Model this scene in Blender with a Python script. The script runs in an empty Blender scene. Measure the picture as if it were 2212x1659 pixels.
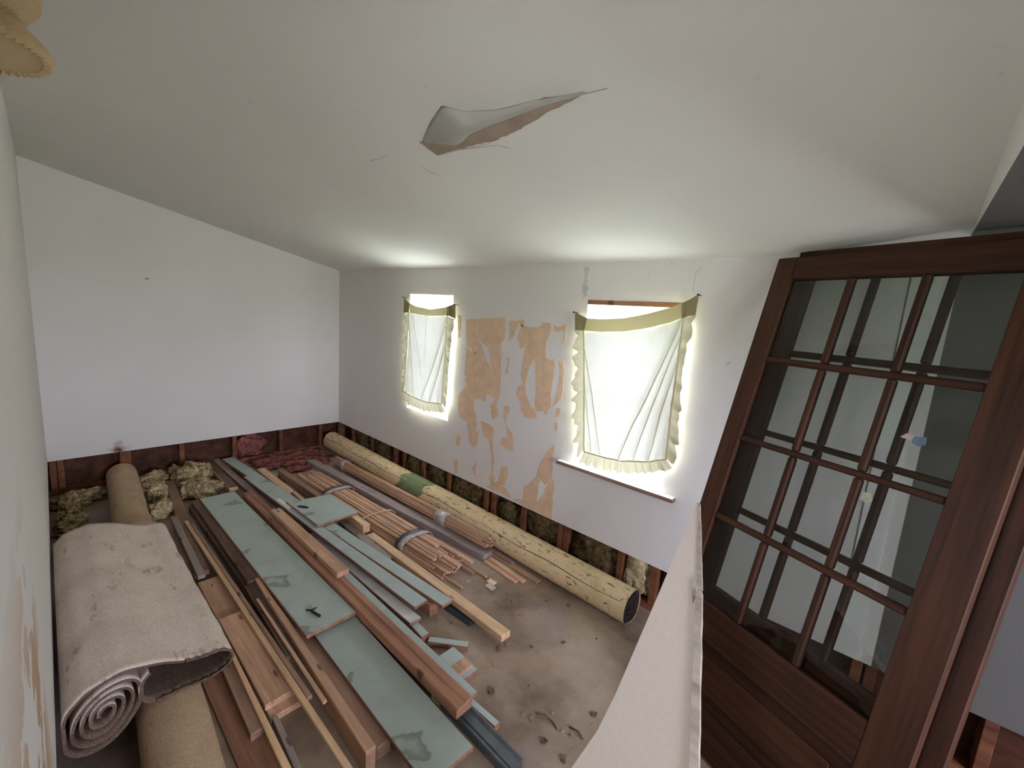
import bpy, bmesh, math, random
from mathutils import Vector, Matrix, noise
random.seed(7)
R = random.Random(11)

# ------------------------------------------------------------------ camera, world, exposure
scene = bpy.context.scene
col = scene.collection
cam_data = bpy.data.cameras.new('camera')
cam_data.sensor_width = 36.0
cam_data.lens = 15.152
cam_data.clip_start = 0.02
cam = bpy.data.objects.new('camera', cam_data)
col.objects.link(cam)
yaw, pitch, roll = math.radians(131.952), math.radians(-9.052), math.radians(4.046)
fw = Vector((math.cos(pitch) * math.cos(yaw), math.cos(pitch) * math.sin(yaw), math.sin(pitch)))
rt = fw.cross(Vector((0, 0, 1))).normalized()
up = rt.cross(fw)
rt2 = rt * math.cos(roll) + up * math.sin(roll)
up2 = up * math.cos(roll) - rt * math.sin(roll)
m = Matrix((rt2, up2, -fw)).transposed().to_4x4()
m.translation = (4.971, -2.410, 1.734)
cam.matrix_world = m
scene.camera = cam

SKY = 30.0      # bright overcast daylight
world = bpy.data.worlds.new('overcast_sky')
scene.world = world
world.use_nodes = True
wt = world.node_tree
geo = wt.nodes.new('ShaderNodeTexCoord')
sepw = wt.nodes.new('ShaderNodeSeparateXYZ')
rampw = wt.nodes.new('ShaderNodeValToRGB')      # pale sunlit ground below the horizon, white sky above
mapw = wt.nodes.new('ShaderNodeMapRange')
mapw.inputs['From Min'].default_value = -1.0
mapw.inputs['From Max'].default_value = 1.0
wt.links.new(geo.outputs['Generated'], sepw.inputs[0])
wt.links.new(sepw.outputs['Z'], mapw.inputs['Value'])
wt.links.new(mapw.outputs[0], rampw.inputs[0])
e = rampw.color_ramp.elements
e[0].position = 0.485; e[0].color = (0.48, 0.53, 0.51, 1)
e[1].position = 0.515; e[1].color = (0.90, 0.90, 1.13, 1)
wt.links.new(rampw.outputs[0], wt.nodes['Background'].inputs[0])
wt.nodes['Background'].inputs[1].default_value = SKY

vs = scene.view_settings
vs.view_transform = 'Standard'
vs.look = 'None'
vs.exposure = 0.80
vs.gamma = 1.0
vs.use_curve_mapping = False
scene.cycles.max_bounces = 10
scene.cycles.diffuse_bounces = 6
scene.cycles.transmission_bounces = 8
scene.cycles.transparent_max_bounces = 12
scene.cycles.sample_clamp_indirect = 0.0
scene.cycles.adaptive_threshold = 0.03

def portal(name, loc, rot, sx, sy):
    L = bpy.data.lights.new(name, 'AREA')
    L.shape = 'RECTANGLE'; L.size = sx; L.size_y = sy
    L.cycles.is_portal = True
    o = bpy.data.objects.new(name, L); col.objects.link(o)
    o.location = loc; o.rotation_euler = rot
    return o

# ------------------------------------------------------------------ materials
def srgb(r, g, b):
    f = lambda c: (c / 255 / 12.92) if c / 255 <= 0.04045 else ((c / 255 + 0.055) / 1.055) ** 2.4
    return (f(r), f(g), f(b), 1)

class NT:
    def __init__(s, name):
        s.m = bpy.data.materials.new(name); s.m.use_nodes = True
        s.t = s.m.node_tree; s.n = s.t.nodes; s.bsdf = s.n['Principled BSDF']; s.out = s.n['Material Output']
    def add(s, typ, **kw):
        n = s.n.new(typ)
        for k, v in kw.items():
            if k in n.inputs: n.inputs[k].default_value = v
            else: setattr(n, k, v)
        return n
    def link(s, a, b): s.t.links.new(a, b)
    def coords(s, scale=(1, 1, 1), kind='Object'):
        tc = s.add('ShaderNodeTexCoord'); mp = s.add('ShaderNodeMapping')
        mp.inputs['Scale'].default_value = scale
        s.link(tc.outputs[kind], mp.inputs['Vector']); return mp.outputs['Vector']
    def noise(s, vec, scale, detail=4, rough=0.55):
        n = s.add('ShaderNodeTexNoise'); n.inputs['Scale'].default_value = scale
        n.inputs['Detail'].default_value = detail; n.inputs['Roughness'].default_value = rough
        s.link(vec, n.inputs['Vector']); return n.outputs['Fac']
    def ramp(s, fac, stops):
        r = s.add('ShaderNodeValToRGB'); e = r.color_ramp.elements
        while len(e) < len(stops): e.new(0.5)
        for i, (p, c) in enumerate(stops):
            e[i].position = p; e[i].color = c if len(c) == 4 else (*c, 1)
        s.link(fac, r.inputs['Fac']); return r.outputs['Color']
    def mix(s, fac, a, b, blend='MIX'):
        n = s.add('ShaderNodeMix', data_type='RGBA', blend_type=blend)
        for i, v in ((0, fac), (6, a), (7, b)):
            if isinstance(v, (int, float)): n.inputs[i].default_value = v
            elif isinstance(v, tuple): n.inputs[i].default_value = v
            else: s.link(v, n.inputs[i])
        return n.outputs[2]
    def bump(s, h, strength=0.2, dist=0.01):
        b = s.add('ShaderNodeBump'); b.inputs['Strength'].default_value = strength
        b.inputs['Distance'].default_value = dist
        s.link(h, b.inputs['Height']); s.link(b.outputs['Normal'], s.bsdf.inputs['Normal'])
    def color(s, c):
        if isinstance(c, tuple): s.bsdf.inputs['Base Color'].default_value = c
        else: s.link(c, s.bsdf.inputs['Base Color'])
    def rough(s, v, spec=0.3):
        s.bsdf.inputs['Roughness'].default_value = v
        s.bsdf.inputs['Specular IOR Level'].default_value = spec

W1c = (1, 1, 1, 1); K0 = (0, 0, 0, 1)

def mat_wall(name, base, spots=0.5):
    t = NT(name); v = t.coords()
    big = t.noise(v, 1.3, 5)
    c = t.mix(t.ramp(big, [(0.35, K0), (0.7, (0.5, 0.5, 0.5, 1))]), base, tuple(x * 0.9 for x in base[:3]) + (1,))
    sp = t.noise(v, 22, 3, 0.5)
    c = t.mix(t.ramp(sp, [(0.70, K0), (0.76, (spots, spots, spots, 1))]), c, tuple(x * 0.6 for x in base[:3]) + (1,))
    t.color(c); t.rough(0.75, 0.2)
    t.bump(t.noise(v, 60, 3), 0.06, 0.01)
    return t.m

def mat_wood(name, light, dark, knots=True, rough=0.7, grain=1.0, dirt=0.25):
    t = NT(name)
    tc = t.add('ShaderNodeTexCoord'); oi = t.add('ShaderNodeObjectInfo')
    addv = t.add('ShaderNodeVectorMath', operation='MULTIPLY_ADD')
    comb = t.add('ShaderNodeCombineXYZ')
    mul = t.add('ShaderNodeMath', operation='MULTIPLY'); mul.inputs[1].default_value = 37.0
    t.link(oi.outputs['Random'], mul.inputs[0])
    for i in range(3): t.link(mul.outputs[0], comb.inputs[i])
    addv.inputs[1].default_value = (1, 1, 1)
    t.link(tc.outputs['Object'], addv.inputs[0]); t.link(comb.outputs[0], addv.inputs[2])
    mp = t.add('ShaderNodeMapping'); mp.inputs['Scale'].default_value = (1.5, 28 * grain, 28 * grain)
    t.link(addv.outputs[0], mp.inputs['Vector'])
    g = t.noise(mp.outputs[0], 1.0, 6, 0.65)
    c = t.ramp(g, [(0.25, dark), (0.62, light)])
    mp2 = t.add('ShaderNodeMapping'); mp2.inputs['Scale'].default_value = (1, 2, 2)
    t.link(addv.outputs[0], mp2.inputs['Vector'])
    d = t.noise(mp2.outputs[0], 4, 5, 0.6)
    c = t.mix(t.ramp(d, [(0.45, K0), (0.75, (dirt, dirt, dirt, 1))]), c, tuple(x * 0.45 for x in dark[:3]) + (1,))
    if knots:
        vo = t.add('ShaderNodeTexVoronoi'); vo.inputs['Scale'].default_value = 1
        mp3 = t.add('ShaderNodeMapping'); mp3.inputs['Scale'].default_value = (4, 14, 2)
        t.link(addv.outputs[0], mp3.inputs['Vector']); t.link(mp3.outputs[0], vo.inputs['Vector'])
        c = t.mix(t.ramp(vo.outputs['Distance'], [(0.07, (0.8, 0.8, 0.8, 1)), (0.13, K0)]), c, tuple(x * 0.35 for x in dark[:3]) + (1,))
    hv = t.ramp(oi.outputs['Random'], [(0, (0.66, 0.66, 0.66, 1)), (1, (1.0, 1.0, 1.0, 1))])
    c = t.mix(1.0, c, hv, 'MULTIPLY')
    t.color(c); t.rough(rough, 0.25); t.bump(g, 0.12, 0.004)
    return t.m

def mat_green(name, base, stain=0.6):
    t = NT(name); v = t.coords()
    oi = t.add('ShaderNodeObjectInfo')
    d = t.noise(v, 6, 6, 0.65)
    c = t.mix(t.ramp(d, [(0.42, K0), (0.75, (0.55, 0.55, 0.55, 1))]), base, srgb(150, 152, 146))
    s = t.noise(v, 3.1, 4, 0.5)
    c = t.mix(t.ramp(s, [(0.64, K0), (0.655, (stain, stain, stain, 1)), (0.70, (stain * 0.5,) * 3 + (1,)), (0.72, K0)]), c, srgb(96, 84, 66))
    p = t.noise(v, 55, 2, 0.5)
    c = t.mix(t.ramp(p, [(0.72, K0), (0.76, (0.5, 0.5, 0.5, 1))]), c, srgb(70, 66, 58))
    hv = t.ramp(oi.outputs['Random'], [(0, (0.88, 0.88, 0.88, 1)), (1, W1c)])
    c = t.mix(1.0, c, hv, 'MULTIPLY')
    t.color(c); t.rough(0.55, 0.35); t.bump(d, 0.05, 0.004)
    return t.m

def mat_plain(name, c, rough=0.6, spec=0.3, var=0.15, scale=12, metal=0.0):
    t = NT(name); v = t.coords()
    n = t.noise(v, scale, 4)
    k = t.mix(t.ramp(n, [(0.3, K0), (0.7, W1c)]), tuple(x * (1 - var) for x in c[:3]) + (1,), c)
    t.color(k); t.rough(rough, spec); t.bsdf.inputs['Metallic'].default_value = metal
    return t.m

def mat_cloth(name, c, trans, var=0.08):
    t = NT(name); v = t.coords((1, 1, 1))
    n = t.noise(v, 260, 2); n2 = t.noise(v, 9, 4)
    k = t.mix(t.ramp(n, [(0.35, K0), (0.65, W1c)]), tuple(x * (1 - var) for x in c[:3]) + (1,), c)
    k = t.mix(t.ramp(n2, [(0.4, K0), (0.7, (0.12, 0.12, 0.12, 1))]), k, srgb(200, 190, 130))
    d = t.add('ShaderNodeBsdfDiffuse'); tr = t.add('ShaderNodeBsdfTranslucent'); mx = t.add('ShaderNodeMixShader')
    mx.inputs[0].default_value = trans
    t.link(k, d.inputs[0]); t.link(k, tr.inputs[0])
    t.link(d.outputs[0], mx.inputs[1]); t.link(tr.outputs[0], mx.inputs[2]); t.link(mx.outputs[0], t.out.inputs[0])
    return t.m

def mat_glass(name, tint, gloss=0.06):
    t = NT(name)
    a = t.add('ShaderNodeBsdfTransparent'); a.inputs[0].default_value = tint
    g = t.add('ShaderNodeBsdfGlossy'); g.inputs['Roughness'].default_value = 0.0
    lw = t.add('ShaderNodeLayerWeight'); lw.inputs['Blend'].default_value = 0.5
    pw = t.add('ShaderNodeMath', operation='POWER'); pw.inputs[1].default_value = 5.0
    ma = t.add('ShaderNodeMath', operation='MULTIPLY_ADD'); ma.inputs[1].default_value = 0.5; ma.inputs[2].default_value = gloss * 0.5
    t.link(lw.outputs['Facing'], pw.inputs[0]); t.link(pw.outputs[0], ma.inputs[0])
    mx = t.add('ShaderNodeMixShader')
    t.link(ma.outputs[0], mx.inputs[0]); t.link(a.outputs[0], mx.inputs[1]); t.link(g.outputs[0], mx.inputs[2])
    t.link(mx.outputs[0], t.out.inputs[0])
    return t.m

def mat_fibre(name, c, dark):
    t = NT(name); v = t.coords()
    n = t.noise(v, 30, 6, 0.7); n2 = t.noise(v, 6, 3)
    k = t.ramp(n, [(0.3, dark), (0.62, c)])
    k = t.mix(t.ramp(n2, [(0.4, K0), (0.7, (0.55, 0.55, 0.55, 1))]), k, dark)
    t.color(k); t.rough(0.95, 0.05); t.bump(n, 0.8, 0.02)
    return t.m

def mat_carpet(name, c, dark, moldc, mold=0.5, moldscale=9, thr=0.58):
    t = NT(name); v = t.coords()
    n = t.noise(v, 180, 3, 0.7); n2 = t.noise(v, 5, 5, 0.6)
    k = t.ramp(n, [(0.3, dark), (0.65, c)])
    k = t.mix(t.ramp(n2, [(0.42, K0), (0.72, (0.6, 0.6, 0.6, 1))]), k, dark)
    v2 = t.coords((0.6, 1.4, 1.4)); n3 = t.noise(v2, moldscale, 8, 0.72)
    k = t.mix(t.ramp(n3, [(thr, K0), (thr + 0.06, (mold, mold, mold, 1))]), k, moldc)
    t.color(k); t.rough(0.95, 0.05); t.bump(n, 0.5, 0.006)
    return t.m

M = {}
M['wall'] = mat_wall('painted_drywall', srgb(224, 219, 214))
M['shade_wall'] = mat_wall('shade_toned_drywall', srgb(98, 96, 93))  # drywall colour darkened to carry the shade past the partition
M['ceiling'] = mat_wall('ceiling_paint', srgb(222, 219, 213), 0.25)
M['white'] = mat_plain('white_paint', srgb(235, 234, 228), 0.45, 0.4, 0.05)
M['dirty_white'] = mat_plain('dusty_white_paint', srgb(214, 212, 204), 0.5, 0.4, 0.3, 9)
M['kraft'] = mat_plain('brown_backing_paper', srgb(230, 198, 166), 0.9, 0.1, 0.18, 14)
M['flap_backing'] = mat_plain('dull_brown_backing', srgb(176, 156, 140), 0.9, 0.1, 0.3, 10)
M['kraft_pale'] = mat_plain('pale_backing_paper', srgb(196, 176, 152), 0.9, 0.1, 0.18, 14)
M['wood_pink'] = mat_wood('bare_pine', srgb(222, 180, 148), srgb(168, 126, 98))
M['wood_tan'] = mat_wood('tan_pine', srgb(240, 204, 162), srgb(196, 154, 116))
M['wood_red'] = mat_wood('reddish_wood', srgb(186, 136, 108), srgb(124, 84, 64))
M['wood_brown'] = mat_wood('brown_wood', srgb(176, 140, 116), srgb(116, 86, 70))
M['wood_dark'] = mat_wood('dark_weathered_wood', srgb(132, 106, 86), srgb(72, 54, 42), grain=0.7, dirt=0.5)
M['wood_grey'] = mat_wood('dusty_grey_wood', srgb(184, 166, 156), srgb(138, 120, 110), dirt=0.35)
M['mould'] = mat_wood('moulding_wood', srgb(220, 178, 144), srgb(150, 110, 84), knots=False)
M['door'] = mat_wood('dark_stained_door_wood', srgb(86, 53, 35), srgb(40, 24, 17), knots=False, rough=0.6, grain=1.6, dirt=0.15)
M['stud'] = mat_wood('stud_wood', srgb(150, 96, 64), srgb(86, 50, 34), knots=False, grain=0.6, dirt=0.4)
M['sheath'] = mat_wood('stained_sheathing', srgb(96, 58, 38), srgb(44, 24, 17), knots=False, grain=0.4, dirt=0.7)
M['green'] = mat_green('grey_green_paint', srgb(168, 180, 170))
M['green_clean'] = mat_green('pale_grey_green_paint', srgb(172, 184, 178), 0.2)
M['metal'] = mat_plain('dull_grey_metal', srgb(118, 126, 130), 0.35, 0.5, 0.35, 20, 0.6)
M['metal_dark'] = mat_plain('dark_green_metal', srgb(70, 80, 78), 0.4, 0.5, 0.3, 20, 0.4)
M['black'] = mat_plain('black_iron', srgb(28, 28, 28), 0.5, 0.4)
M['tape'] = mat_plain('grey_black_tape', srgb(62, 62, 68), 0.35, 0.5, 0.3, 30)
M['string'] = mat_plain('cream_string', srgb(196, 182, 164), 0.9, 0.1)
M['paper'] = mat_plain('white_paper', srgb(224, 220, 212), 0.8, 0.2)
M['green_tape'] = mat_plain('green_band', srgb(132, 148, 104), 0.8, 0.15, 0.35, 14)
M['carpet'] = mat_carpet('grey_tan_carpet_backing', srgb(238, 224, 211), srgb(196, 178, 163), srgb(128, 108, 94), 0.5, 9, 0.575)
M['carpet_pile'] = mat_carpet('dusty_carpet_pile', srgb(136, 114, 98), srgb(80, 64, 54), srgb(60, 48, 40), 0.4)
M['tube'] = mat_carpet('tan_carpet_roll', srgb(208, 182, 150), srgb(166, 140, 112), srgb(104, 86, 70), 0.5, 8, 0.58)
M['roll'] = mat_carpet('mildewed_yellow_roll', srgb(236, 212, 170), srgb(208, 182, 140), srgb(62, 54, 46), 0.8, 30, 0.56)
M['roll_end'] = mat_plain('frayed_dark_fibre', srgb(66, 54, 50), 0.95, 0.05, 0.5, 60)
M['ins_yellow'] = mat_fibre('yellow_insulation', srgb(226, 206, 162), srgb(128, 106, 74))
M['ins_pink'] = mat_fibre('pink_insulation', srgb(170, 108, 98), srgb(96, 54, 48))
M['ins_mould'] = mat_fibre('mouldy_insulation', srgb(130, 108, 72), srgb(34, 26, 20))
M['curtain'] = mat_cloth('thin_cotton', srgb(236, 236, 226), 0.031)
M['curtain_hem'] = mat_cloth('doubled_cotton', srgb(206, 196, 150), 0.021)
M['curtain_corner'] = mat_cloth('folded_cotton', srgb(150, 138, 104), 0.006)
M['curtain_frill'] = mat_cloth('frill_cotton', srgb(226, 222, 190), 0.034)
M['pane'] = mat_glass('window_glass', (0.97, 0.99, 0.98, 1))
M['door_pane'] = mat_glass('dusty_door_glass', (0.78, 0.79, 0.77, 1))
def mat_tape():
    t = NT('clear_plastic_tape'); v = t.coords()
    a = t.add('ShaderNodeBsdfTransparent'); mx = t.add('ShaderNodeMixShader')
    t.color(srgb(206, 200, 194)); t.rough(0.22, 0.6); t.bump(t.noise(v, 40, 3), 0.6, 0.01)
    t.link(t.ramp(t.noise(v, 25, 3), [(0.3, (0.35, 0.35, 0.35, 1)), (0.7, (0.7, 0.7, 0.7, 1))]), mx.inputs[0])
    t.link(a.outputs[0], mx.inputs[1]); t.link(t.bsdf.outputs[0], mx.inputs[2]); t.link(mx.outputs[0], t.out.inputs[0])
    return t.m
M['clear_tape'] = mat_tape()
M['shade'] = mat_cloth('pleated_shade_fabric', srgb(226, 204, 168), 0.3)
M['leaf'] = mat_plain('leaves', srgb(120, 150, 80), 0.7, 0.2, 0.5, 8)
M['bark'] = mat_plain('bark', srgb(90, 78, 64), 0.9, 0.1, 0.4, 12)
M['grass'] = mat_plain('lawn_grass', srgb(168, 172, 128), 0.9, 0.1, 0.3, 2)

def mat_floor():
    t = NT('dusty_subfloor'); v = t.coords()
    a = t.noise(v, 2.2, 8, 0.62)
    c = t.ramp(a, [(0.3, srgb(98, 80, 64)), (0.5, srgb(146, 126, 106)), (0.72, srgb(172, 154, 136))])
    b = t.noise(v, 1.15, 3, 0.5)
    c = t.mix(t.ramp(b, [(0.55, K0), (0.66, (0.55, 0.55, 0.55, 1))]), c, srgb(128, 116, 122))
    d = t.noise(v, 34, 4, 0.6)
    c = t.mix(t.ramp(d, [(0.64, K0), (0.72, (0.55, 0.55, 0.55, 1))]), c, srgb(86, 70, 56))
    e = t.noise(v, 7, 6, 0.7)
    c = t.mix(t.ramp(e, [(0.66, K0), (0.72, (0.5, 0.5, 0.5, 1))]), c, srgb(196, 184, 170))
    t.color(c); t.bsdf.inputs['Specular IOR Level'].default_value = 0.4
    r = t.ramp(b, [(0.5, (0.75, 0.75, 0.75, 1)), (0.68, (0.38, 0.38, 0.38, 1))])
    t.link(r, t.bsdf.inputs['Roughness']); t.bump(d, 0.25, 0.004)
    return t.m
M['floor'] = mat_floor()

def mat_near_wall():
    t = NT('torn_paper_drywall'); v = t.coords((1.3, 1, 2.6)); v1 = t.coords()
    n = t.noise(v, 2.6, 6, 0.6)
    sep = t.add('ShaderNodeSeparateXYZ'); t.link(v1, sep.inputs[0])
    mr = t.add('ShaderNodeMapRange'); mr.inputs['From Min'].default_value = 1.30; mr.inputs['From Max'].default_value = 0.9
    t.link(sep.outputs['Z'], mr.inputs['Value'])
    mr2 = t.add('ShaderNodeMapRange'); mr2.inputs['From Min'].default_value = 3.35; mr2.inputs['From Max'].default_value = 3.6
    t.link(sep.outputs['X'], mr2.inputs['Value'])
    mul = t.add('ShaderNodeMath', operation='MULTIPLY'); t.link(mr.outputs[0], mul.inputs[0]); t.link(mr2.outputs[0], mul.inputs[1])
    rr = t.ramp(n, [(0.49, K0), (0.505, W1c)])
    mm = t.mix(1.0, rr, mul.outputs[0], 'MULTIPLY')
    t.color(t.mix(mm, srgb(222, 219, 214), srgb(190, 160, 128))); t.rough(0.75, 0.2)
    return t.m
M['near_wall'] = mat_near_wall()

def mat_gable():
    # painted drywall with the brown soot mark over the cut edge and a small dark smear
    t = NT('painted_gable_drywall'); v = t.coords()
    base = srgb(222, 218, 213)
    c = t.mix(t.ramp(t.noise(v, 1.3, 5), [(0.35, K0), (0.7, (0.4, 0.4, 0.4, 1))]), base, srgb(208, 204, 198))
    w = t.noise(v, 16, 4)
    def blob(y, z, sy, sz, colr, soft):
        nonlocal c
        mp = t.add('ShaderNodeMapping'); mp.inputs['Location'].default_value = (0, -y / sy, -z / sz); mp.inputs['Scale'].default_value = (0, 1 / sy, 1 / sz)
        t.link(v, mp.inputs['Vector'])
        ln = t.add('ShaderNodeVectorMath', operation='LENGTH'); t.link(mp.outputs[0], ln.inputs[0])
        ad = t.add('ShaderNodeMath', operation='ADD'); t.link(ln.outputs['Value'], ad.inputs[0]); t.link(w, ad.inputs[1])
        c = t.mix(t.ramp(ad.outputs[0], [(0.9 - soft, W1c), (0.9 + soft, K0)]), c, colr)
    blob(-2.0, 0.335, 0.15, 0.16, srgb(150, 122, 100), 0.4)
    blob(-1.99, 0.315, 0.09, 0.10, srgb(96, 70, 48), 0.3)
    blob(-1.735, 1.825, 0.04, 0.016, srgb(120, 112, 104), 0.3)
    t.color(c); t.rough(0.75, 0.2); t.bump(t.noise(v, 60, 3), 0.06, 0.01)
    return t.m
M['gable'] = mat_gable()

# ------------------------------------------------------------------ mesh helpers
def obj(name, me, mats, parent=None, loc=None, rot=None):
    if isinstance(me, bmesh.types.BMesh):
        d = bpy.data.meshes.new(name); me.to_mesh(d); me.free(); me = d
    if not isinstance(mats, (list, tuple)): mats = [mats]
    if not len(me.materials):
        for x in mats: me.materials.append(M[x])
    o = bpy.data.objects.new(name, me); col.objects.link(o)
    if parent: o.parent = parent
    if loc is not None: o.location = loc
    if rot is not None: o.rotation_euler = rot
    return o

def empty(name, loc=(0, 0, 0), rot=(0, 0, 0)):
    o = bpy.data.objects.new(name, None); col.objects.link(o)
    o.location = loc; o.rotation_euler = rot; o.empty_display_size = 0.1
    return o

def tag(o, label=None, cat=None, group=None, kind=None):
    if label: o['label'] = label
    if cat: o['category'] = cat
    if group: o['group'] = group
    if kind: o['kind'] = kind
    return o

def struct(o, label=None, cat=None):
    o['kind'] = 'structure'
    if label: o['label'] = label
    if cat: o['category'] = cat
    return o

def add_box(bm, x0, x1, y0, y1, z0, z1, mat=0):
    v = [bm.verts.new(p) for p in ((x0, y0, z0), (x1, y0, z0), (x1, y1, z0), (x0, y1, z0), (x0, y0, z1), (x1, y0, z1), (x1, y1, z1), (x0, y1, z1))]
    fs = [bm.faces.new([v[i] for i in q]) for q in ((3, 2, 1, 0), (4, 5, 6, 7), (0, 1, 5, 4), (1, 2, 6, 5), (2, 3, 7, 6), (3, 0, 4, 7))]
    for f in fs: f.material_index = mat
    return fs

def box(x0, x1, y0, y1, z0, z1, bev=0.0, seg=1):
    bm = bmesh.new(); add_box(bm, x0, x1, y0, y1, z0, z1)
    if bev: bmesh.ops.bevel(bm, geom=bm.edges[:], offset=bev, segments=seg, affect='EDGES', profile=0.6)
    return bm

def smooth(o):
    for p in o.data.polygons: p.use_smooth = True
    return o

def tube_bm(bm, pts, r, seg=8, cap=True, mat=0):
    pts = [Vector(p) for p in pts]; rings = []
    prev = None
    for i, p in enumerate(pts):
        t = (pts[min(i + 1, len(pts) - 1)] - pts[max(i - 1, 0)])
        if t.length < 1e-9: t = Vector((1, 0, 0))
        t.normalize()
        a = t.cross(Vector((0, 0, 1)) if abs(t.z) < 0.9 else Vector((1, 0, 0))).normalized() if prev is None else (prev - t * prev.dot(t)).normalized()
        prev = a; b = t.cross(a)
        rr = r[i] if isinstance(r, (list, tuple)) else r
        rings.append([bm.verts.new(p + a * rr * math.cos(2 * math.pi * k / seg) + b * rr * math.sin(2 * math.pi * k / seg)) for k in range(seg)])
    for i in range(len(rings) - 1):
        for k in range(seg):
            f = bm.faces.new((rings[i][k], rings[i][(k + 1) % seg], rings[i + 1][(k + 1) % seg], rings[i + 1][k])); f.material_index = mat; f.smooth = True
    if cap:
        bm.faces.new(rings[0][::-1]).material_index = mat; bm.faces.new(rings[-1]).material_index = mat
    return rings

def lerp_poly(pts, n):
    """resample a polyline evenly to n points"""
    P = [Vector(p) for p in pts]; L = [0.0]
    for a, b in zip(P, P[1:]): L.append(L[-1] + (b - a).length)
    out = []; j = 0
    for i in range(n):
        d = L[-1] * i / (n - 1)
        while j < len(P) - 2 and L[j + 1] < d: j += 1
        u = (d - L[j]) / max(1e-9, L[j + 1] - L[j]); out.append(P[j].lerp(P[j + 1], min(1, max(0, u))))
    return out

def solid_poly(pts2, t, to3, mat_top=0, mat_side=0, jag=0.0, step=0.02):
    """flat outline with thickness t; to3(u,v,w) maps to space. jag roughens the outline"""
    P = [Vector((a, b)) for a, b in pts2]
    if jag:
        Q = []
        for a, b in zip(P, P[1:] + P[:1]):
            n = max(1, int((b - a).length / step)); d = (b - a)
            nv = Vector((-d.y, d.x)).normalized() if d.length else Vector((0, 0))
            for k in range(n):
                Q.append(a + d * (k / n) + nv * (R.uniform(-jag, jag) if k else 0))
        P = Q
    bm = bmesh.new()
    top = [bm.verts.new(to3(p.x, p.y, t)) for p in P]; bot = [bm.verts.new(to3(p.x, p.y, 0)) for p in P]
    f = bm.faces.new(top); f.material_index = mat_top
    g = bm.faces.new(bot[::-1]); g.material_index = mat_side
    for i in range(len(P)):
        j = (i + 1) % len(P)
        bm.faces.new((bot[i], bot[j], top[j], top[i])).material_index = mat_side
    bmesh.ops.recalc_face_normals(bm, faces=bm.faces[:])
    bmesh.ops.triangulate(bm, faces=[x for x in bm.faces if len(x.verts) > 4])
    return bm

# ------------------------------------------------------------------ the room
CUT = 0.30
SL = 0.217                      # rise of the sloped ceiling per metre away from the window wall
def zceil(y): return 2.10 - SL * y
XP, XE, YN = 5.076, 7.9, -2.6   # bulkhead, end wall, beyond near wall
ZF = 2.13                       # flat ceiling beyond the bulkhead

# floor
bm = bmesh.new(); add_box(bm, -0.12, XE, -2.75, 0.12, -0.05, 0.0)
floor = struct(obj('floor', bm, 'floor'), 'dusty grey brown bare subfloor with damp patches', 'floor')

# sloped ceiling and the flat one beyond
bm = bmesh.new()
def quad(bm, *p):
    return bm.faces.new([bm.verts.new(q) for q in p])
y0, y1 = 0.12, -2.75
add = [(-0.12, y0, zceil(y0)), (XP, y0, zceil(y0)), (XP, y1, zceil(y1)), (-0.12, y1, zceil(y1))]
v = [bm.verts.new(p) for p in add] + [bm.verts.new((p[0], p[1], p[2] + 0.05)) for p in add]
for q in ((0, 3, 2, 1), (4, 5, 6, 7), (0, 1, 5, 4), (1, 2, 6, 5), (2, 3, 7, 6), (3, 0, 4, 7)): bm.faces.new([v[i] for i in q])
bmesh.ops.recalc_face_normals(bm, faces=bm.faces[:])
ceiling = struct(obj('ceiling', bm, 'ceiling'), 'white sloped ceiling rising away from the window wall', 'ceiling')
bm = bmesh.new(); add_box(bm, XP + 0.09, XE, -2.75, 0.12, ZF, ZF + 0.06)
struct(obj('ceiling', bm, 'shade_wall'), 'lower flat ceiling past the triangular bulkhead', 'ceiling')  # shade under this ceiling is put into its colour
# bulkhead: the triangular wall over the former partition
ya = (2.10 - ZF) / SL
bm = bmesh.new()
tri = [(ya, ZF), (y1, zceil(y1) + 0.02), (y1, ZF)]
a = [bm.verts.new((XP, p[0], p[1])) for p in tri]; b = [bm.verts.new((XP + 0.09, p[0], p[1])) for p in tri]
bm.faces.new(a); bm.faces.new(b[::-1])
for i in range(3): bm.faces.new((a[i], b[i], b[(i + 1) % 3], a[(i + 1) % 3]))
bmesh.ops.recalc_face_normals(bm, faces=bm.faces[:])
add_box(bm, XP, XP + 0.09, ya, 0.12, ZF, ZF + 0.06)
bm.normal_update()
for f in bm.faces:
    f.material_index = 1 if f.normal.z < -0.9 else 0  # underside gets the colour darkened for shade
struct(obj('wall_bulkhead', bm, ['wall', 'shade_wall']), 'white triangular bulkhead between sloped and flat ceilings', 'wall')

# window wall -----------------------------------------------------
WIN = [(1.432, 2.066), (3.412, 4.045)]; ZS, ZH = 0.765, 1.865
NW = (4.24, 4.64, 1.38, 1.78)      # small window added out of view in the wall opposite, for fill light
def holed(bm, y0, y1, zb, zt, xa, xb):
    xs = [xa]
    for a_, b_ in WIN: xs += [a_, b_]
    xs.append(xb)
    xs[-1] = XP; add_box(bm, XP, xb, y0, y1, zb, zt)
    for i in range(len(xs) - 1):
        if i % 2 == 0: add_box(bm, xs[i], xs[i + 1], y0, y1, zb, zt)
        else:
            add_box(bm, xs[i], xs[i + 1], y0, y1, zb, ZS); add_box(bm, xs[i], xs[i + 1], y0, y1, ZH, zt)
bm = bmesh.new(); holed(bm, 0.0, 0.013, CUT, 2.2, -0.013, XE)
for f in bm.faces:          # past the partition the shade is put into the wall colour
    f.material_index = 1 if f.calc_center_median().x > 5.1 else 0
wall_w = struct(obj('wall_window', bm, ['wall', 'shade_wall']), 'white drywall with two windows, cut off above the floor', 'wall')
bm = bmesh.new(); holed(bm, 0.10, 0.13, 0.0, 2.25, -0.13, XE)
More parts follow.
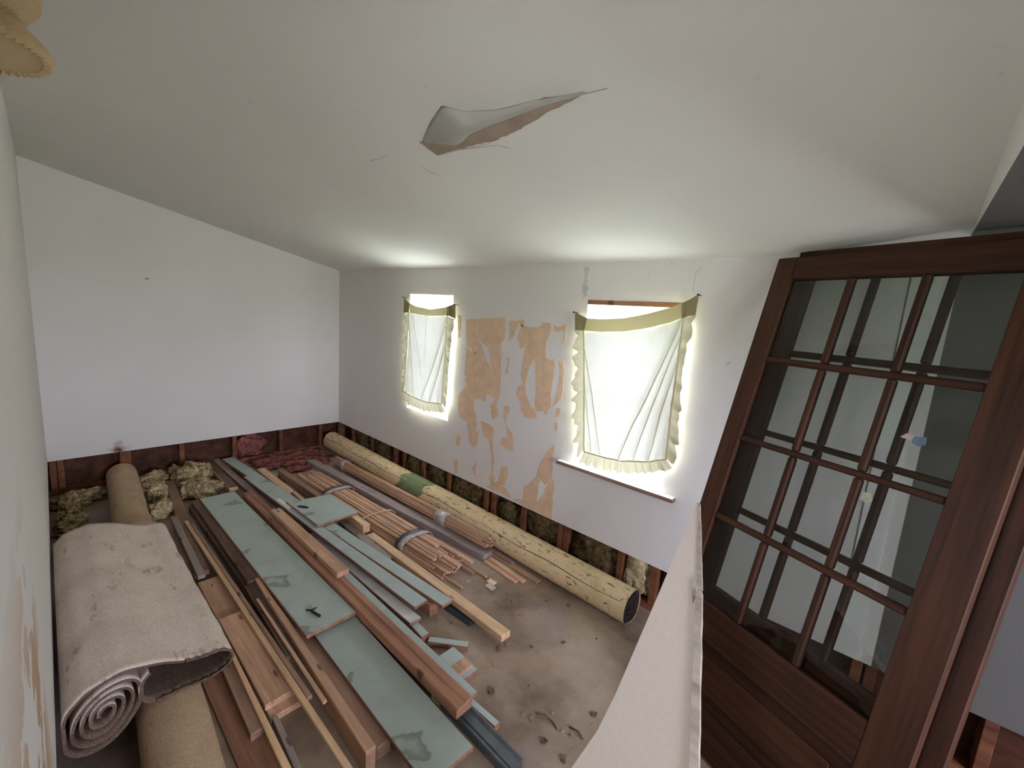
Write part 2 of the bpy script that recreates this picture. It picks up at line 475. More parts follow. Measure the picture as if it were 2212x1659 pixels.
obj('sheathing', bm, 'sheath', wall_w)
bm = bmesh.new(); add_box(bm, -0.1, XE, 0.014, 0.10, 0.0, 0.038)
obj('bottom_plate', bm, 'stud', wall_w)
stud_me = None
for i, x in enumerate([-0.04, 0.327, 0.748, 1.212, 1.383, 1.713, 2.101, 2.587, 2.675, 2.999, 3.354, 3.40, 3.83, 4.06, 4.20, 4.61, 5.03, 5.08, 5.45, 5.86]):
    if stud_me is None:
        o = obj('stud', box(-0.02, 0.02, 0.014, 0.0999, 0.0385, 0.62, 0.002), 'stud', wall_w); stud_me = o.data
    else: o = obj('stud', stud_me, 'stud', wall_w)
    o.location.x = x
# reveal linings
for k, (a_, b_) in enumerate(WIN):
    bm = bmesh.new()
    add_box(bm, a_ - 0.012, a_, 0.013, 0.13, ZS - 0.012, ZH + 0.012); add_box(bm, b_, b_ + 0.012, 0.013, 0.13, ZS - 0.012, ZH + 0.012)
    add_box(bm, a_, b_, 0.013, 0.13, ZS - 0.012, ZS); add_box(bm, a_, b_, 0.013, 0.13, ZH, ZH + 0.012)
    obj('reveal', bm, 'white', wall_w)
# torn paper patches: brown backing where the face paper came away
TORN = [
 [(2.239, 1.675), (2.381, 1.683), (2.4, 1.541), (2.464, 1.467), (2.361, 1.391), (2.334, 1.444), (2.264, 1.458)],
 [(2.395, 1.689), (2.693, 1.71), (2.702, 1.613), (2.696, 1.547), (2.66, 1.511), (2.682, 1.413), (2.695, 1.125), (2.662, 1.041), (2.681, 0.985), (2.698, 0.939), (2.62, 0.897), (2.582, 1.005), (2.646, 1.067), (2.546, 1.099), (2.524, 1.02), (2.479, 1.037), (2.405, 1.033), (2.397, 0.948), (2.441, 0.874), (2.444, 0.748), (2.479, 0.777), (2.467, 0.658), (2.418, 0.603), (2.368, 0.644), (2.323, 0.816), (2.218, 0.837), (2.194, 0.93), (2.204, 1.018), (2.29, 1.139), (2.26, 1.218), (2.265, 1.447), (2.36, 1.396), (2.457, 1.462), (2.491, 1.401), (2.585, 1.285), (2.544, 1.436), (2.469, 1.488), (2.4, 1.541)],
 [(2.727, 1.689), (2.886, 1.707), (2.873, 1.653), (2.833, 1.686), (2.772, 1.554), (2.742, 1.537), (2.745, 1.635)],
 [(2.847, 1.669), (2.967, 1.655), (3.044, 1.674), (3.053, 1.7), (3.125, 1.692), (3.132, 1.62), (3.101, 1.557), (3.105, 1.462), (3.168, 1.435), (3.174, 1.479), (3.198, 1.405), (3.184, 1.281), (3.192, 1.107), (3.149, 1.044), (3.118, 1.074), (3.074, 1.056), (3.045, 1.07), (3.04, 1.258), (3.006, 1.455), (2.963, 1.346), (2.943, 1.243), (2.951, 1.17), (3.012, 1.075), (3.06, 1.05), (3.074, 1.001), (2.963, 0.986), (2.915, 1.033), (2.903, 1.092), (2.849, 1.143), (2.867, 1.212), (2.914, 1.238), (2.882, 1.308), (2.896, 1.42), (2.916, 1.522), (2.864, 1.494), (2.826, 1.568)],
 [(3.156, 1.694), (3.18, 1.674), (3.26, 1.696), (3.262, 1.581), (3.24, 1.554), (3.239, 1.654), (3.172, 1.644)],
 [(3.225, 1.451), (3.267, 1.447), (3.278, 1.296), (3.274, 1.192), (3.206, 1.123), (3.24, 1.256), (3.245, 1.36)],
 [(2.74, 1.42), (2.76, 1.413), (2.753, 1.28), (2.733, 1.286)],
 [(2.737, 1.031), (2.794, 1.047), (2.805, 1.0), (2.766, 0.934), (2.798, 0.872), (2.853, 0.836), (2.872, 0.704), (2.814, 0.698), (2.725, 0.725), (2.733, 0.777), (2.793, 0.782), (2.777, 0.887), (2.738, 0.947)],
 [(2.487, 0.858), (2.581, 0.858), (2.646, 0.837), (2.653, 0.757), (2.633, 0.742), (2.674, 0.599), (2.665, 0.462), (2.651, 0.468), (2.64, 0.59), (2.592, 0.732), (2.526, 0.747)],
 [(3.229, 1.114), (3.276, 1.123), (3.274, 1.088), (3.242, 1.046)], [(3.234, 1.018), (3.271, 1.017), (3.258, 0.943), (3.24, 0.957)],
 [(2.191, 0.654), (2.23, 0.686), (2.262, 0.649), (2.238, 0.572), (2.197, 0.577)], [(2.173, 0.441), (2.231, 0.458), (2.232, 0.328), (2.2, 0.318)],
 [(2.464, 0.503), (2.467, 0.379), (2.444, 0.382), (2.409, 0.432)], [(2.632, 0.441), (2.672, 0.469), (2.696, 0.43), (2.673, 0.375), (2.628, 0.398)],
 [(2.749, 0.534), (2.813, 0.568), (2.832, 0.503), (2.802, 0.402), (2.75, 0.40), (2.831, 0.371), (2.888, 0.324), (2.614, 0.318), (2.605, 0.332), (2.732, 0.42)],
 [(3.256, 0.862), (3.255, 0.817), (3.244, 0.769), (3.257, 0.598), (3.274, 0.594), (3.282, 0.303), (3.003, 0.303), (2.901, 0.324), (3.001, 0.349), (2.997, 0.456), (3.048, 0.493), (3.101, 0.558), (3.119, 0.611), (3.145, 0.703), (3.197, 0.801)],
]
for p in TORN:
    o = obj('torn_patch', solid_poly(p, 0.0012, lambda u, v_, w: (u, -w, v_), jag=0.006, step=0.022), 'kraft', wall_w)
for p in ([(2.135, 1.705), (2.183, 1.697), (2.184, 1.522), (2.158, 1.505)],):
    obj('torn_patch', solid_poly(p, 0.0012, lambda u, v_, w: (u, -w, v_), jag=0.004), 'kraft_pale', wall_w)
o = obj('paper_remnant', solid_poly([(3.137, 0.39), (3.185, 0.46), (3.222, 0.575), (3.195, 0.532), (3.15, 0.56), (3.142, 0.5)], 0.0024, lambda u, v_, w: (u, -w, v_), jag=0.004), 'white', wall_w)
o = obj('wall_seam_tear', solid_poly([(3.357, 2.065), (3.399, 2.07), (3.386, 2.001), (3.406, 1.943), (3.399, 1.885), (3.374, 1.868), (3.357, 1.943), (3.372, 2.001)], 0.0015, lambda u, v_, w: (u, -w, v_), jag=0.008, step=0.012), 'dirty_white', wall_w)
bm = bmesh.new(); add_box(bm, 4.94, 5.03, -0.004, 0.0, CUT, 2.14)
obj('partition_strip', bm, 'white', wall_w)
for pts in ([(4.10, 2.06), (4.075, 2.03), (4.072, 1.93)], [(3.93, 2.09), (3.94, 2.07)], [(3.62, 2.08), (3.635, 2.10), (3.9, 2.105)]):
    bm = bmesh.new(); tube_bm(bm, [(x, -0.0004, z) for x, z in pts], 0.0008, 4); obj('crack', bm, 'wood_grey', wall_w)

# windows -----------------------------------------------------------
def window(n, a_, b_):
    w = struct(empty('window_%d' % n, ((a_ + b_) / 2, 0.08, ZS)))
    hw = (b_ - a_) / 2; H = ZH - ZS
    def part(name, m, *boxes, parent=w):
        bm = bmesh.new()
        for q in boxes: add_box(bm, *q)
        return obj(name, bm, m, parent)
    part('frame', 'white', (-hw, -hw + 0.035, 0.0, 0.05, 0, H), (hw - 0.035, hw, 0.0, 0.05, 0, H), (-hw + 0.035, hw - 0.035, 0.0, 0.05, 0, 0.035), (-hw + 0.035, hw - 0.035, 0.0, 0.05, H - 0.035, H))
    i = hw - 0.035; mid = H * 0.5
    for (z0, z1, yy) in ((0.035, mid + 0.015, 0.004), (mid - 0.015, H - 0.035, 0.026)):
        s = part('sash', 'white', (-i, -i + 0.04, yy, yy + 0.02, z0, z1), (i - 0.04, i, yy, yy + 0.02, z0, z1), (-i + 0.04, i - 0.04, yy, yy + 0.02, z0, z0 + 0.04), (-i + 0.04, i - 0.04, yy, yy + 0.02, z1 - 0.04, z1))
        part('pane', 'pane', (-i + 0.04, i - 0.04, yy + 0.008, yy + 0.012, z0 + 0.04, z1 - 0.04), parent=s)
    return w
w1 = window(1, *WIN[0]); w2 = window(2, *WIN[1])
tag(w1, 'narrow white sash window near the room corner', 'window'); tag(w2, 'white sash window with wooden sill board beside the leaning doors', 'window')
# stool of the right window: white top, bare wooden nosing; wood strip at its head
o = obj('sill_board', box(3.307, 4.131, -0.045, -0.0005, 0.742, 0.764, 0.003), 'wood_brown', w2, loc=(-(WIN[1][0] + WIN[1][1]) / 2, -0.08, -ZS))
o = obj('sill_top', box(3.312, 4.126, -0.0445, -0.0005, 0.764, 0.7675), 'white', w2, loc=(-(WIN[1][0] + WIN[1][1]) / 2, -0.08, -ZS))
o = obj('head_strip', box(3.414, 4.043, -0.002, 0.03, 1.838, 1.866), 'wood_red', w2, loc=(-(WIN[1][0] + WIN[1][1]) / 2, -0.08, -ZS))
for (a_, b_) in WIN:
    portal('window_portal', ((a_ + b_) / 2, 0.16, (ZS + ZH) / 2), (math.radians(-90), 0, 0), b_ - a_, ZH - ZS)

# gable wall -----------------------------------------------------------
bm = bmesh.new()
p = [(0.013, CUT), (0.013, zceil(0.013) + 0.01), (-2.50, zceil(-2.50) + 0.01), (-2.50, CUT)]
a = [bm.verts.new((0, *q)) for q in p]; b = [bm.verts.new((-0.013, *q)) for q in p]
bm.faces.new(a); bm.faces.new(b[::-1])
for i in range(4): bm.faces.new((a[i], b[i], b[(i + 1) % 4], a[(i + 1) % 4]))
bmesh.ops.recalc_face_normals(bm, faces=bm.faces[:])
wall_g = struct(obj('wall_gable', bm, 'gable'), 'white gable drywall cut off above the floor, brown smudge at its lower edge', 'wall')
bm = bmesh.new(); add_box(bm, -0.13, -0.10, -2.75, 0.13, 0, 2.9); obj('sheathing', bm, 'sheath', wall_g)
bm = bmesh.new(); add_box(bm, -0.10, -0.014, -2.75, 0.013, 0, 0.038); obj('bottom_plate', bm, 'stud', wall_g)
sm = None
for y in (-2.404, -2.36, -1.976, -1.94, -1.55, -1.107, -0.653, -0.212):
    if sm is None:
        o = obj('stud', box(-0.0999, -0.014, -0.02, 0.02, 0.0385, 0.6, 0.002), 'stud', wall_g); sm = o.data
    else: o = obj('stud', sm, 'stud', wall_g)
    o.location.y = y

# near wall: almost edge-on beside the camera, with a deep-set window added for fill light
def ynear(x): return -2.430 - 0.010 * x
def near_prism(bm, x0, x1, z0, z1, t=0.013):
    P = []
    for (x, z) in ((x0, z0), (x1, z0), (x1, z1), (x0, z1)): P.append((x, ynear(x), (zceil(ynear(x)) + 0.01) if z == 'top' else z))
    a = [bm.verts.new(q) for q in P]; b = [bm.verts.new((q[0], q[1] - t, q[2])) for q in P]
    bm.faces.new(a); bm.faces.new(b[::-1])
    for i in range(4): bm.faces.new((a[i], b[i], b[(i + 1) % 4], a[(i + 1) % 4]))
bm = bmesh.new()
near_prism(bm, -0.013, NW[0], CUT, 'top'); near_prism(bm, NW[1], XE, CUT, 'top')
near_prism(bm, NW[0], NW[1], CUT, NW[2]); near_prism(bm, NW[0], NW[1], NW[3], 'top')
bmesh.ops.recalc_face_normals(bm, faces=bm.faces[:])
wall_n = struct(obj('wall_near', bm, 'near_wall'), 'white drywall with torn brown patches, opposite the windows', 'wall')
bm = bmesh.new()
add_box(bm, -0.13, NW[0], -2.75, -2.62, 0, 2.9); add_box(bm, NW[1], XE, -2.75, -2.62, 0, 2.9)
add_box(bm, NW[0], NW[1], -2.75, -2.62, 0, NW[2]); add_box(bm, NW[0], NW[1], -2.75, -2.62, NW[3], 2.9)
obj('sheathing', bm, 'sheath', wall_n)
bm = bmesh.new(); add_box(bm, -0.1, XE, -2.61, -2.525, 0, 0.038); obj('bottom_plate', bm, 'stud', wall_n)
bm = bmesh.new()
yb = ynear(4.3) - 0.011
add_box(bm, NW[0] - 0.012, NW[0], -2.75, yb, NW[2] - 0.012, NW[3] + 0.012); add_box(bm, NW[1], NW[1] + 0.012, -2.75, yb, NW[2] - 0.012, NW[3] + 0.012)
add_box(bm, NW[0], NW[1], -2.75, yb, NW[2] - 0.012, NW[2]); add_box(bm, NW[0], NW[1], -2.75, yb, NW[3], NW[3] + 0.012)
obj('reveal', bm, 'white', wall_n)
w3 = struct(empty('window_3', ((NW[0] + NW[1]) / 2, -2.70, NW[2])), 'small unseen window added for fill light in the wall opposite the curtains', 'window')
hw = (NW[1] - NW[0]) / 2; H = NW[3] - NW[2]
bm = bmesh.new()
for q in ((-hw, -hw + 0.05, 0, H), (hw - 0.05, hw, 0, H), (-hw + 0.05, hw - 0.05, 0, 0.05), (-hw + 0.05, hw - 0.05, H - 0.05, H)): add_box(bm, q[0], q[1], -0.02, 0.02, q[2], q[3])
obj('frame', bm, 'white', w3)
for q in ((-hw + 0.05, hw - 0.05),):
    bm = bmesh.new(); add_box(bm, q[0], q[1], -0.003, 0.003, 0.05, H - 0.05); obj('pane', bm, 'pane', w3)
portal('window_portal', ((NW[0] + NW[1]) / 2, -2.80, (NW[2] + NW[3]) / 2), (math.radians(90), 0, 0), NW[1] - NW[0], NW[3] - NW[2])
# end wall behind the camera, with a window added to brighten the room
EW = (-2.30, -1.10, 0.90, 1.95)
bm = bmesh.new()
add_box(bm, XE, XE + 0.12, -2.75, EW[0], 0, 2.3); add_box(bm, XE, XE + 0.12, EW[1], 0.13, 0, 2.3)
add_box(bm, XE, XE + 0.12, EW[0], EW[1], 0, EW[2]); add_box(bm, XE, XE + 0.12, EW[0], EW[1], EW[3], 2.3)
wall_e = struct(obj('wall_end', bm, 'shade_wall'), 'unseen end wall in shade-darkened colour with an added fill window', 'wall')
w4 = struct(empty('window_4', (XE + 0.06, (EW[0] + EW[1]) / 2, EW[2])), 'unseen white window added for fill light in the end wall', 'window')
hw = (EW[1] - EW[0]) / 2; H = EW[3] - EW[2]
bm = bmesh.new()
for q in ((-hw, -hw + 0.04, 0, H), (hw - 0.04, hw, 0, H), (-hw + 0.04, hw - 0.04, 0, 0.04), (-hw + 0.04, hw - 0.04, H - 0.04, H)): add_box(bm, -0.02, 0.02, *q)
obj('frame', bm, 'white', w4)
bm = bmesh.new(); add_box(bm, -0.003, 0.003, -hw + 0.04, hw - 0.04, 0.04, H - 0.04); obj('pane', bm, 'pane', w4)
portal('window_portal', (XE + 0.2, (EW[0] + EW[1]) / 2, (EW[2] + EW[3]) / 2), (math.radians(90), 0, math.radians(90)), EW[1] - EW[0], EW[3] - EW[2])

# ceiling tear: hanging flap and the brown backing it leaves bare
A_ = [(3.421, -1.322), (3.571, -1.384), (3.696, -1.427), (3.749, -1.373), (3.868, -1.336), (3.999, -1.327), (4.095, -1.312), (4.17, -1.292)]
F_ = [(3.468, -1.326, .036), (3.553, -1.314, .042), (3.653, -1.307, .045), (3.714, -1.325, .04), (3.833, -1.335, .034), (3.954, -1.332, .026), (4.083, -1.325, .018), (4.175, -1.300, .006)]
n = 40
Ar = lerp_poly([(x, y, 0) for x, y in A_], n); Fr = lerp_poly(F_, n)
bm = bmesh.new(); grid = []
for i in range(n):
    row = []
    base = Ar[i] + Vector((0, -0.015 * math.sin(math.pi * (i / (n - 1)) ** 0.7), 0))
    for j in range(9):
        u = j / 8
        x = base.x + (Fr[i].x - base.x) * u; y = base.y + (Fr[i].y - base.y) * u
        d = 0.0006 + Fr[i].z * 1.05 * math.sin(math.pi * 0.62 * u) ** 1.4 + 0.004 * u * math.sin(math.pi * u) * math.sin(math.pi * i / (n - 1))
        if j == 8: d -= 0.008
        row.append(bm.verts.new((x, y, zceil(y) - d * (0.3 + 0.7 * min(1.0, i / 9)))))
    grid.append(row)
for i in range(n - 1):
    for j in range(8):
        bm.faces.new((grid[i][j], grid[i + 1][j], grid[i + 1][j + 1], grid[i][j + 1])).smooth = True
bmesh.ops.solidify(bm, geom=bm.faces[:], thickness=0.0015)
obj('hanging_paper_flap', bm, 'ceiling', ceiling)
Bk = [(3.413, -1.33), (3.413, -1.286), (3.41, -1.236), (3.565, -1.232), (3.647, -1.233), (3.711, -1.222), (3.839, -1.234), (3.939, -1.253), (4.012, -1.272), (4.091, -1.282), (4.16, -1.293), (4.05, -1.33), (3.86, -1.34), (3.70, -1.35)]
obj('bare_backing', solid_poly(Bk, 0.002, lambda u, v_, w: (u, v_, zceil(v_) - w), jag=0.003), 'flap_backing', ceiling)
for pts in ([(3.405, -1.29), (3.41, -1.235), (3.56, -1.225), (3.70, -1.215)], [(3.56, -1.228), (3.72, -1.195), (3.75, -1.165)], [(3.025, -1.324), (3.10, -1.318), (3.16, -1.323)], [(3.25, -1.20), (3.25, -1.15), (3.27, -1.12)], [(4.17, -1.292), (4.24, -1.285)]):
    bm = bmesh.new(); tube_bm(bm, [(x, y, zceil(y) - 0.0005) for x, y in pts], 0.0009, 4); obj('crack', bm, 'wood_grey', ceiling)

# ------------------------------------------------------------------ outside: lawn and trees
def tree(x, y, h, r, label):
    t = empty('garden_tree', (x, y, -0.5)); tag(t, label, 'tree')
    bm = bmesh.new(); tube_bm(bm, [(0, 0, 0), (0.1, 0, h * 0.4), (0, 0.1, h * 0.8)], [0.16, 0.12, 0.05], 8); obj('trunk', bm, 'bark', t)
    bm = bmesh.new()
    for i in range(900):
        d = Vector((R.gauss(0, 1), R.gauss(0, 1), R.gauss(0, 1))).normalized() * r * R.uniform(0.55, 1.0)
        c = Vector((0, 0, h * 0.72)) + Vector((d.x, d.y, d.z * 1.1)); s = R.uniform(0.12, 0.26)
        e1 = Vector((R.gauss(0, 1), R.gauss(0, 1), R.gauss(0, 1))).normalized(); e2 = e1.orthogonal().normalized()
        bm.faces.new([bm.verts.new(c + q) for q in (e1 * s, e2 * s * 0.5, -e1 * s, -e2 * s * 0.5)])
    tag(obj('foliage', bm, 'leaf', t), kind='stuff')
tree(1.2, 9.5, 5.0, 2.1, 'leafy tree glimpsed over the curtain of the wider-sill window')
tree(-6.5, 11.0, 5.6, 2.3, 'leafy tree behind the narrow corner window')

# ------------------------------------------------------------------ curtains
def curtain(label, htop, hbot, left, right, bottom, outL, outB, outR, cornerL, cornerR, folds, seed):
    rr = random.Random(seed)
    root = empty('ruffled_curtain', (hbot[0][0], -0.03, bottom[0][1])); tag(root, label, 'curtain', 'ruffled window curtains')
    off = Vector(root.location)
    Y0 = -0.03
    def V(x, z, y=0): return Vector((x, Y0 + y, z)) - off
    NX, NZ = 46, 50
    def fold(u, v_):
        y = 0.0
        for (u0, v0, u1, v1, amp, wd) in folds:
            # ridge along the segment (u0,v0)-(u1,v1)
            du, dv = u1 - u0, v1 - v0; L2 = du * du + dv * dv
            t = max(0, min(1, ((u - u0) * du + (v_ - v0) * dv) / L2))
            d = math.hypot(u - u0 - du * t, (v_ - v0 - dv * t))
            y -= amp * math.exp(-(d / wd) ** 2)
        y += 0.0022 * noise.noise(Vector((u * 9, v_ * 5, seed))) + 0.003 * math.sin(u * 60 + 2 * math.sin(v_ * 7)) * max(0, v_ - 0.88) * 8
        return y
    # main panel by interpolating its four seams
    T = lerp_poly([(x, 0, z) for x, z in hbot[1]], NX); Bt = lerp_poly([(x, 0, z) for x, z in bottom], NX)
    Lf = lerp_poly([(x, 0, z) for x, z in left], NZ); Rg = lerp_poly([(x, 0, z) for x, z in right], NZ)
    bm = bmesh.new(); g = []
    for j in range(NZ):
        v_ = j / (NZ - 1); row = []
        for i in range(NX):
            u = i / (NX - 1)
            p = (1 - v_) * T[i] + v_ * Bt[i] + (1 - u) * Lf[j] + u * Rg[j] - ((1 - u) * (1 - v_) * T[0] + u * (1 - v_) * T[-1] + (1 - u) * v_ * Bt[0] + u * v_ * Bt[-1])
            row.append(bm.verts.new(V(p.x, p.z, fold(u, v_))))
        g.append(row)
    for j in range(NZ - 1):
        for i in range(NX - 1): bm.faces.new((g[j][i], g[j][i + 1], g[j + 1][i + 1], g[j + 1][i])).smooth = True
    obj('panel', bm, 'curtain', root)
    # header band
    def strip(name, a, b, m, n, amp=0.002, freq=5, nb=5, y=-0.003, edge_wave=0.0):
        a = lerp_poly([(x, 0, z) for x, z in a], n); b = lerp_poly([(x, 0, z) for x, z in b], n)
        bm = bmesh.new(); rows = []; ph = rr.uniform(0, 6)
        for i in range(n):
            s = i / (n - 1); row = []
            w = math.sin(s * freq * 6.283 + ph + 1.2 * math.sin(s * 17 + ph)) + 0.45 * math.sin(s * freq * 14.1 + ph * 2)
            for k in range(nb):
                t = k / (nb - 1); p = a[i].lerp(b[i], t)
                d = (b[i] - a[i])
                p = p + d * (edge_wave * w * t)
                row.append(bm.verts.new(V(p.x, p.z, y - amp * (0.35 + w) * t if edge_wave else y + amp * w * (0.3 + t))))
            rows.append(row)
        for i in range(n - 1):
            for k in range(nb - 1): bm.faces.new((rows[i][k], rows[i][k + 1], rows[i + 1][k + 1], rows[i + 1][k])).smooth = True
        return obj(name, bm, m, root)
    strip('header_band', htop, hbot[1], 'curtain_hem', 40, 0.0015, 2)
    strip('corner_fold', *cornerL, 'curtain_corner', 10, 0.002, 1, y=-0.006); strip('corner_fold', *cornerR, 'curtain_corner', 12, 0.003, 1.5, y=-0.006)
    strip('ruffle', left, outL, 'curtain_frill', 90, 0.010, 7, 6, -0.004, 0.16)
    strip('ruffle', right, outR, 'curtain_frill', 90, 0.012, 6, 6, -0.004, 0.22)
    strip('ruffle', bottom, outB, 'curtain_frill', 110, 0.008, 11, 6, -0.004, 0.05)
    for nm, P in (('seam', left), ('seam', right), ('seam', bottom)):
        pts = lerp_poly([(x, 0, z) for x, z in P], 60)
        bm = bmesh.new(); tube_bm(bm, [V(p.x + rr.uniform(-.0015, .0015), p.z + rr.uniform(-.0015, .0015), -0.006) for p in pts], 0.0042, 5)
        obj(nm, bm, 'curtain_hem', root)
    # narrow pleats of doubled cloth along the pull lines, drawing the fold shadows
    for (u0, v0, u1, v1, amp, wd) in folds:
        bm = bmesh.new(); ra, rb = [], []
        n_ = 24
        for k in range(n_ + 1):
            s_ = k / n_; u = u0 + (u1 - u0) * s_; v_ = v0 + (v1 - v0) * s_
            i_ = u * (NX - 1); j_ = v_ * (NZ - 1)
            p = (1 - v_) * T[round(i_)] + v_ * Bt[round(i_)] + (1 - u) * Lf[round(j_)] + u * Rg[round(j_)] - ((1 - u) * (1 - v_) * T[0] + u * (1 - v_) * T[-1] + (1 - u) * v_ * Bt[0] + u * v_ * Bt[-1])
            w_ = amp * 0.28 * (0.35 + math.sin(math.pi * min(1, 0.15 + s_ * 0.8)))
            ra.append((p.x - w_, p.z, fold(u, v_) - 0.003)); rb.append((p.x + w_, p.z, fold(u, v_) - 0.002))
        for it in range(3):
            for lst in (ra, rb):
                lst[1:-1] = [tuple((lst[q - 1][c] + 2 * lst[q][c] + lst[q + 1][c]) / 4 for c in range(3)) for q in range(1, n_)]
        va_ = [bm.verts.new(V(*q)) for q in ra]; vb_ = [bm.verts.new(V(*q)) for q in rb]
        for k in range(n_): bm.faces.new((va_[k], vb_[k], vb_[k + 1], va_[k + 1])).smooth = True
        obj('pleat', bm, 'curtain_frill', root)
    for (x, z) in (cornerL[0][0], cornerR[0][-1]):
        bm = bmesh.new(); tube_bm(bm, [Vector((x, 0.0, z - 0.006)) - off, Vector((x, -0.048, z - 0.004)) - off], [0.0025, 0.0025], 6); tube_bm(bm, [Vector((x, -0.046, z - 0.004)) - off, Vector((x, -0.049, z - 0.004)) - off], 0.006, 8)
        obj('nail', bm, 'black', root)
    return root

curtain('wider yellowed curtain sagging from a high corner near the leaning doors',
    [(3.436, 1.748), (3.544, 1.748), (3.701, 1.765), (3.844, 1.797), (3.975, 1.838), (4.045, 1.868)],
    [(3.35, 1.666), [(3.425, 1.668), (3.553, 1.669), (3.711, 1.684), (3.855, 1.714), (3.986, 1.756), (4.052, 1.786)]],
    [(3.425, 1.668), (3.456, 1.413), (3.490, 1.112), (3.516, 0.882)], [(4.052, 1.786), (4.053, 1.522), (4.051, 1.258), (4.060, 0.985)],
    [(3.516, 0.882), (3.646, 0.883), (3.776, 0.893), (3.953, 0.938), (4.060, 0.985)],
    [(3.355, 1.666), (3.381, 1.403), (3.395, 1.25), (3.415, 1.096), (3.440, 0.941), (3.490, 0.805)],
    [(3.490, 0.800), (3.656, 0.800), (3.816, 0.826), (3.962, 0.872), (4.100, 0.935)],
    [(4.116, 1.80), (4.108, 1.70), (4.088, 1.60), (4.092, 1.37), (4.108, 1.242), (4.112, 1.029), (4.108, 0.945)],
    ([(3.342, 1.785), (3.39, 1.765), (3.440, 1.748)], [(3.355, 1.662), (3.39, 1.664), (3.428, 1.666)]),
    ([(4.036, 1.864), (4.075, 1.885), (4.118, 1.913)], [(4.045, 1.780), (4.08, 1.795), (4.116, 1.80)]),
    [(1.0, 0.02, 0.45, 1.0, 0.012, 0.030), (1.0, 0.12, 0.62, 1.0, 0.010, 0.028), (1.0, 0.3, 0.8, 1.0, 0.010, 0.03), (0.0, 0.1, 0.22, 1.0, 0.008, 0.03), (0.0, 0.4, 0.1, 1.0, 0.006, 0.025), (0.1, 0.36, 0.95, 0.42, 0.003, 0.02)], 3)
curtain('narrower yellowed curtain hanging over the window nearest the gable wall',
    [(1.469, 1.779), (1.581, 1.751), (1.793, 1.735), (1.988, 1.759), (2.060, 1.776)],
    [(1.38, 1.687), [(1.469, 1.692), (1.622, 1.680), (1.797, 1.674), (2.033, 1.690)]],
    [(1.469, 1.692), (1.456, 1.317), (1.422, 0.927)], [(2.033, 1.690), (2.033, 1.299), (2.015, 0.916)],
    [(1.422, 0.927), (1.594, 0.898), (1.778, 0.888), (2.015, 0.916)],
    [(1.382, 1.683), (1.385, 1.487), (1.400, 1.13), (1.375, 0.90)],
    [(1.370, 0.850), (1.523, 0.808), (1.784, 0.801), (2.060, 0.845)],
    [(2.148, 1.665), (2.115, 1.547), (2.105, 1.388), (2.090, 1.225), (2.095, 1.125), (2.075, 0.86)],
    ([(1.382, 1.835), (1.42, 1.80), (1.475, 1.776)], [(1.382, 1.687), (1.43, 1.689), (1.475, 1.692)]),
    ([(2.040, 1.772), (2.09, 1.785), (2.139, 1.792)], [(2.030, 1.690), (2.09, 1.682), (2.148, 1.673)]),
    [(1.0, 0.1, 0.5, 1.0, 0.010, 0.035), (1.0, 0.35, 0.72, 1.0, 0.010, 0.03), (0.0, 0.05, 0.3, 1.0, 0.008, 0.035), (0.1, 0.0, 0.48, 0.75, 0.006, 0.03), (0.5, 0, 0.5, 0.5, 0.003, 0.04)], 5)

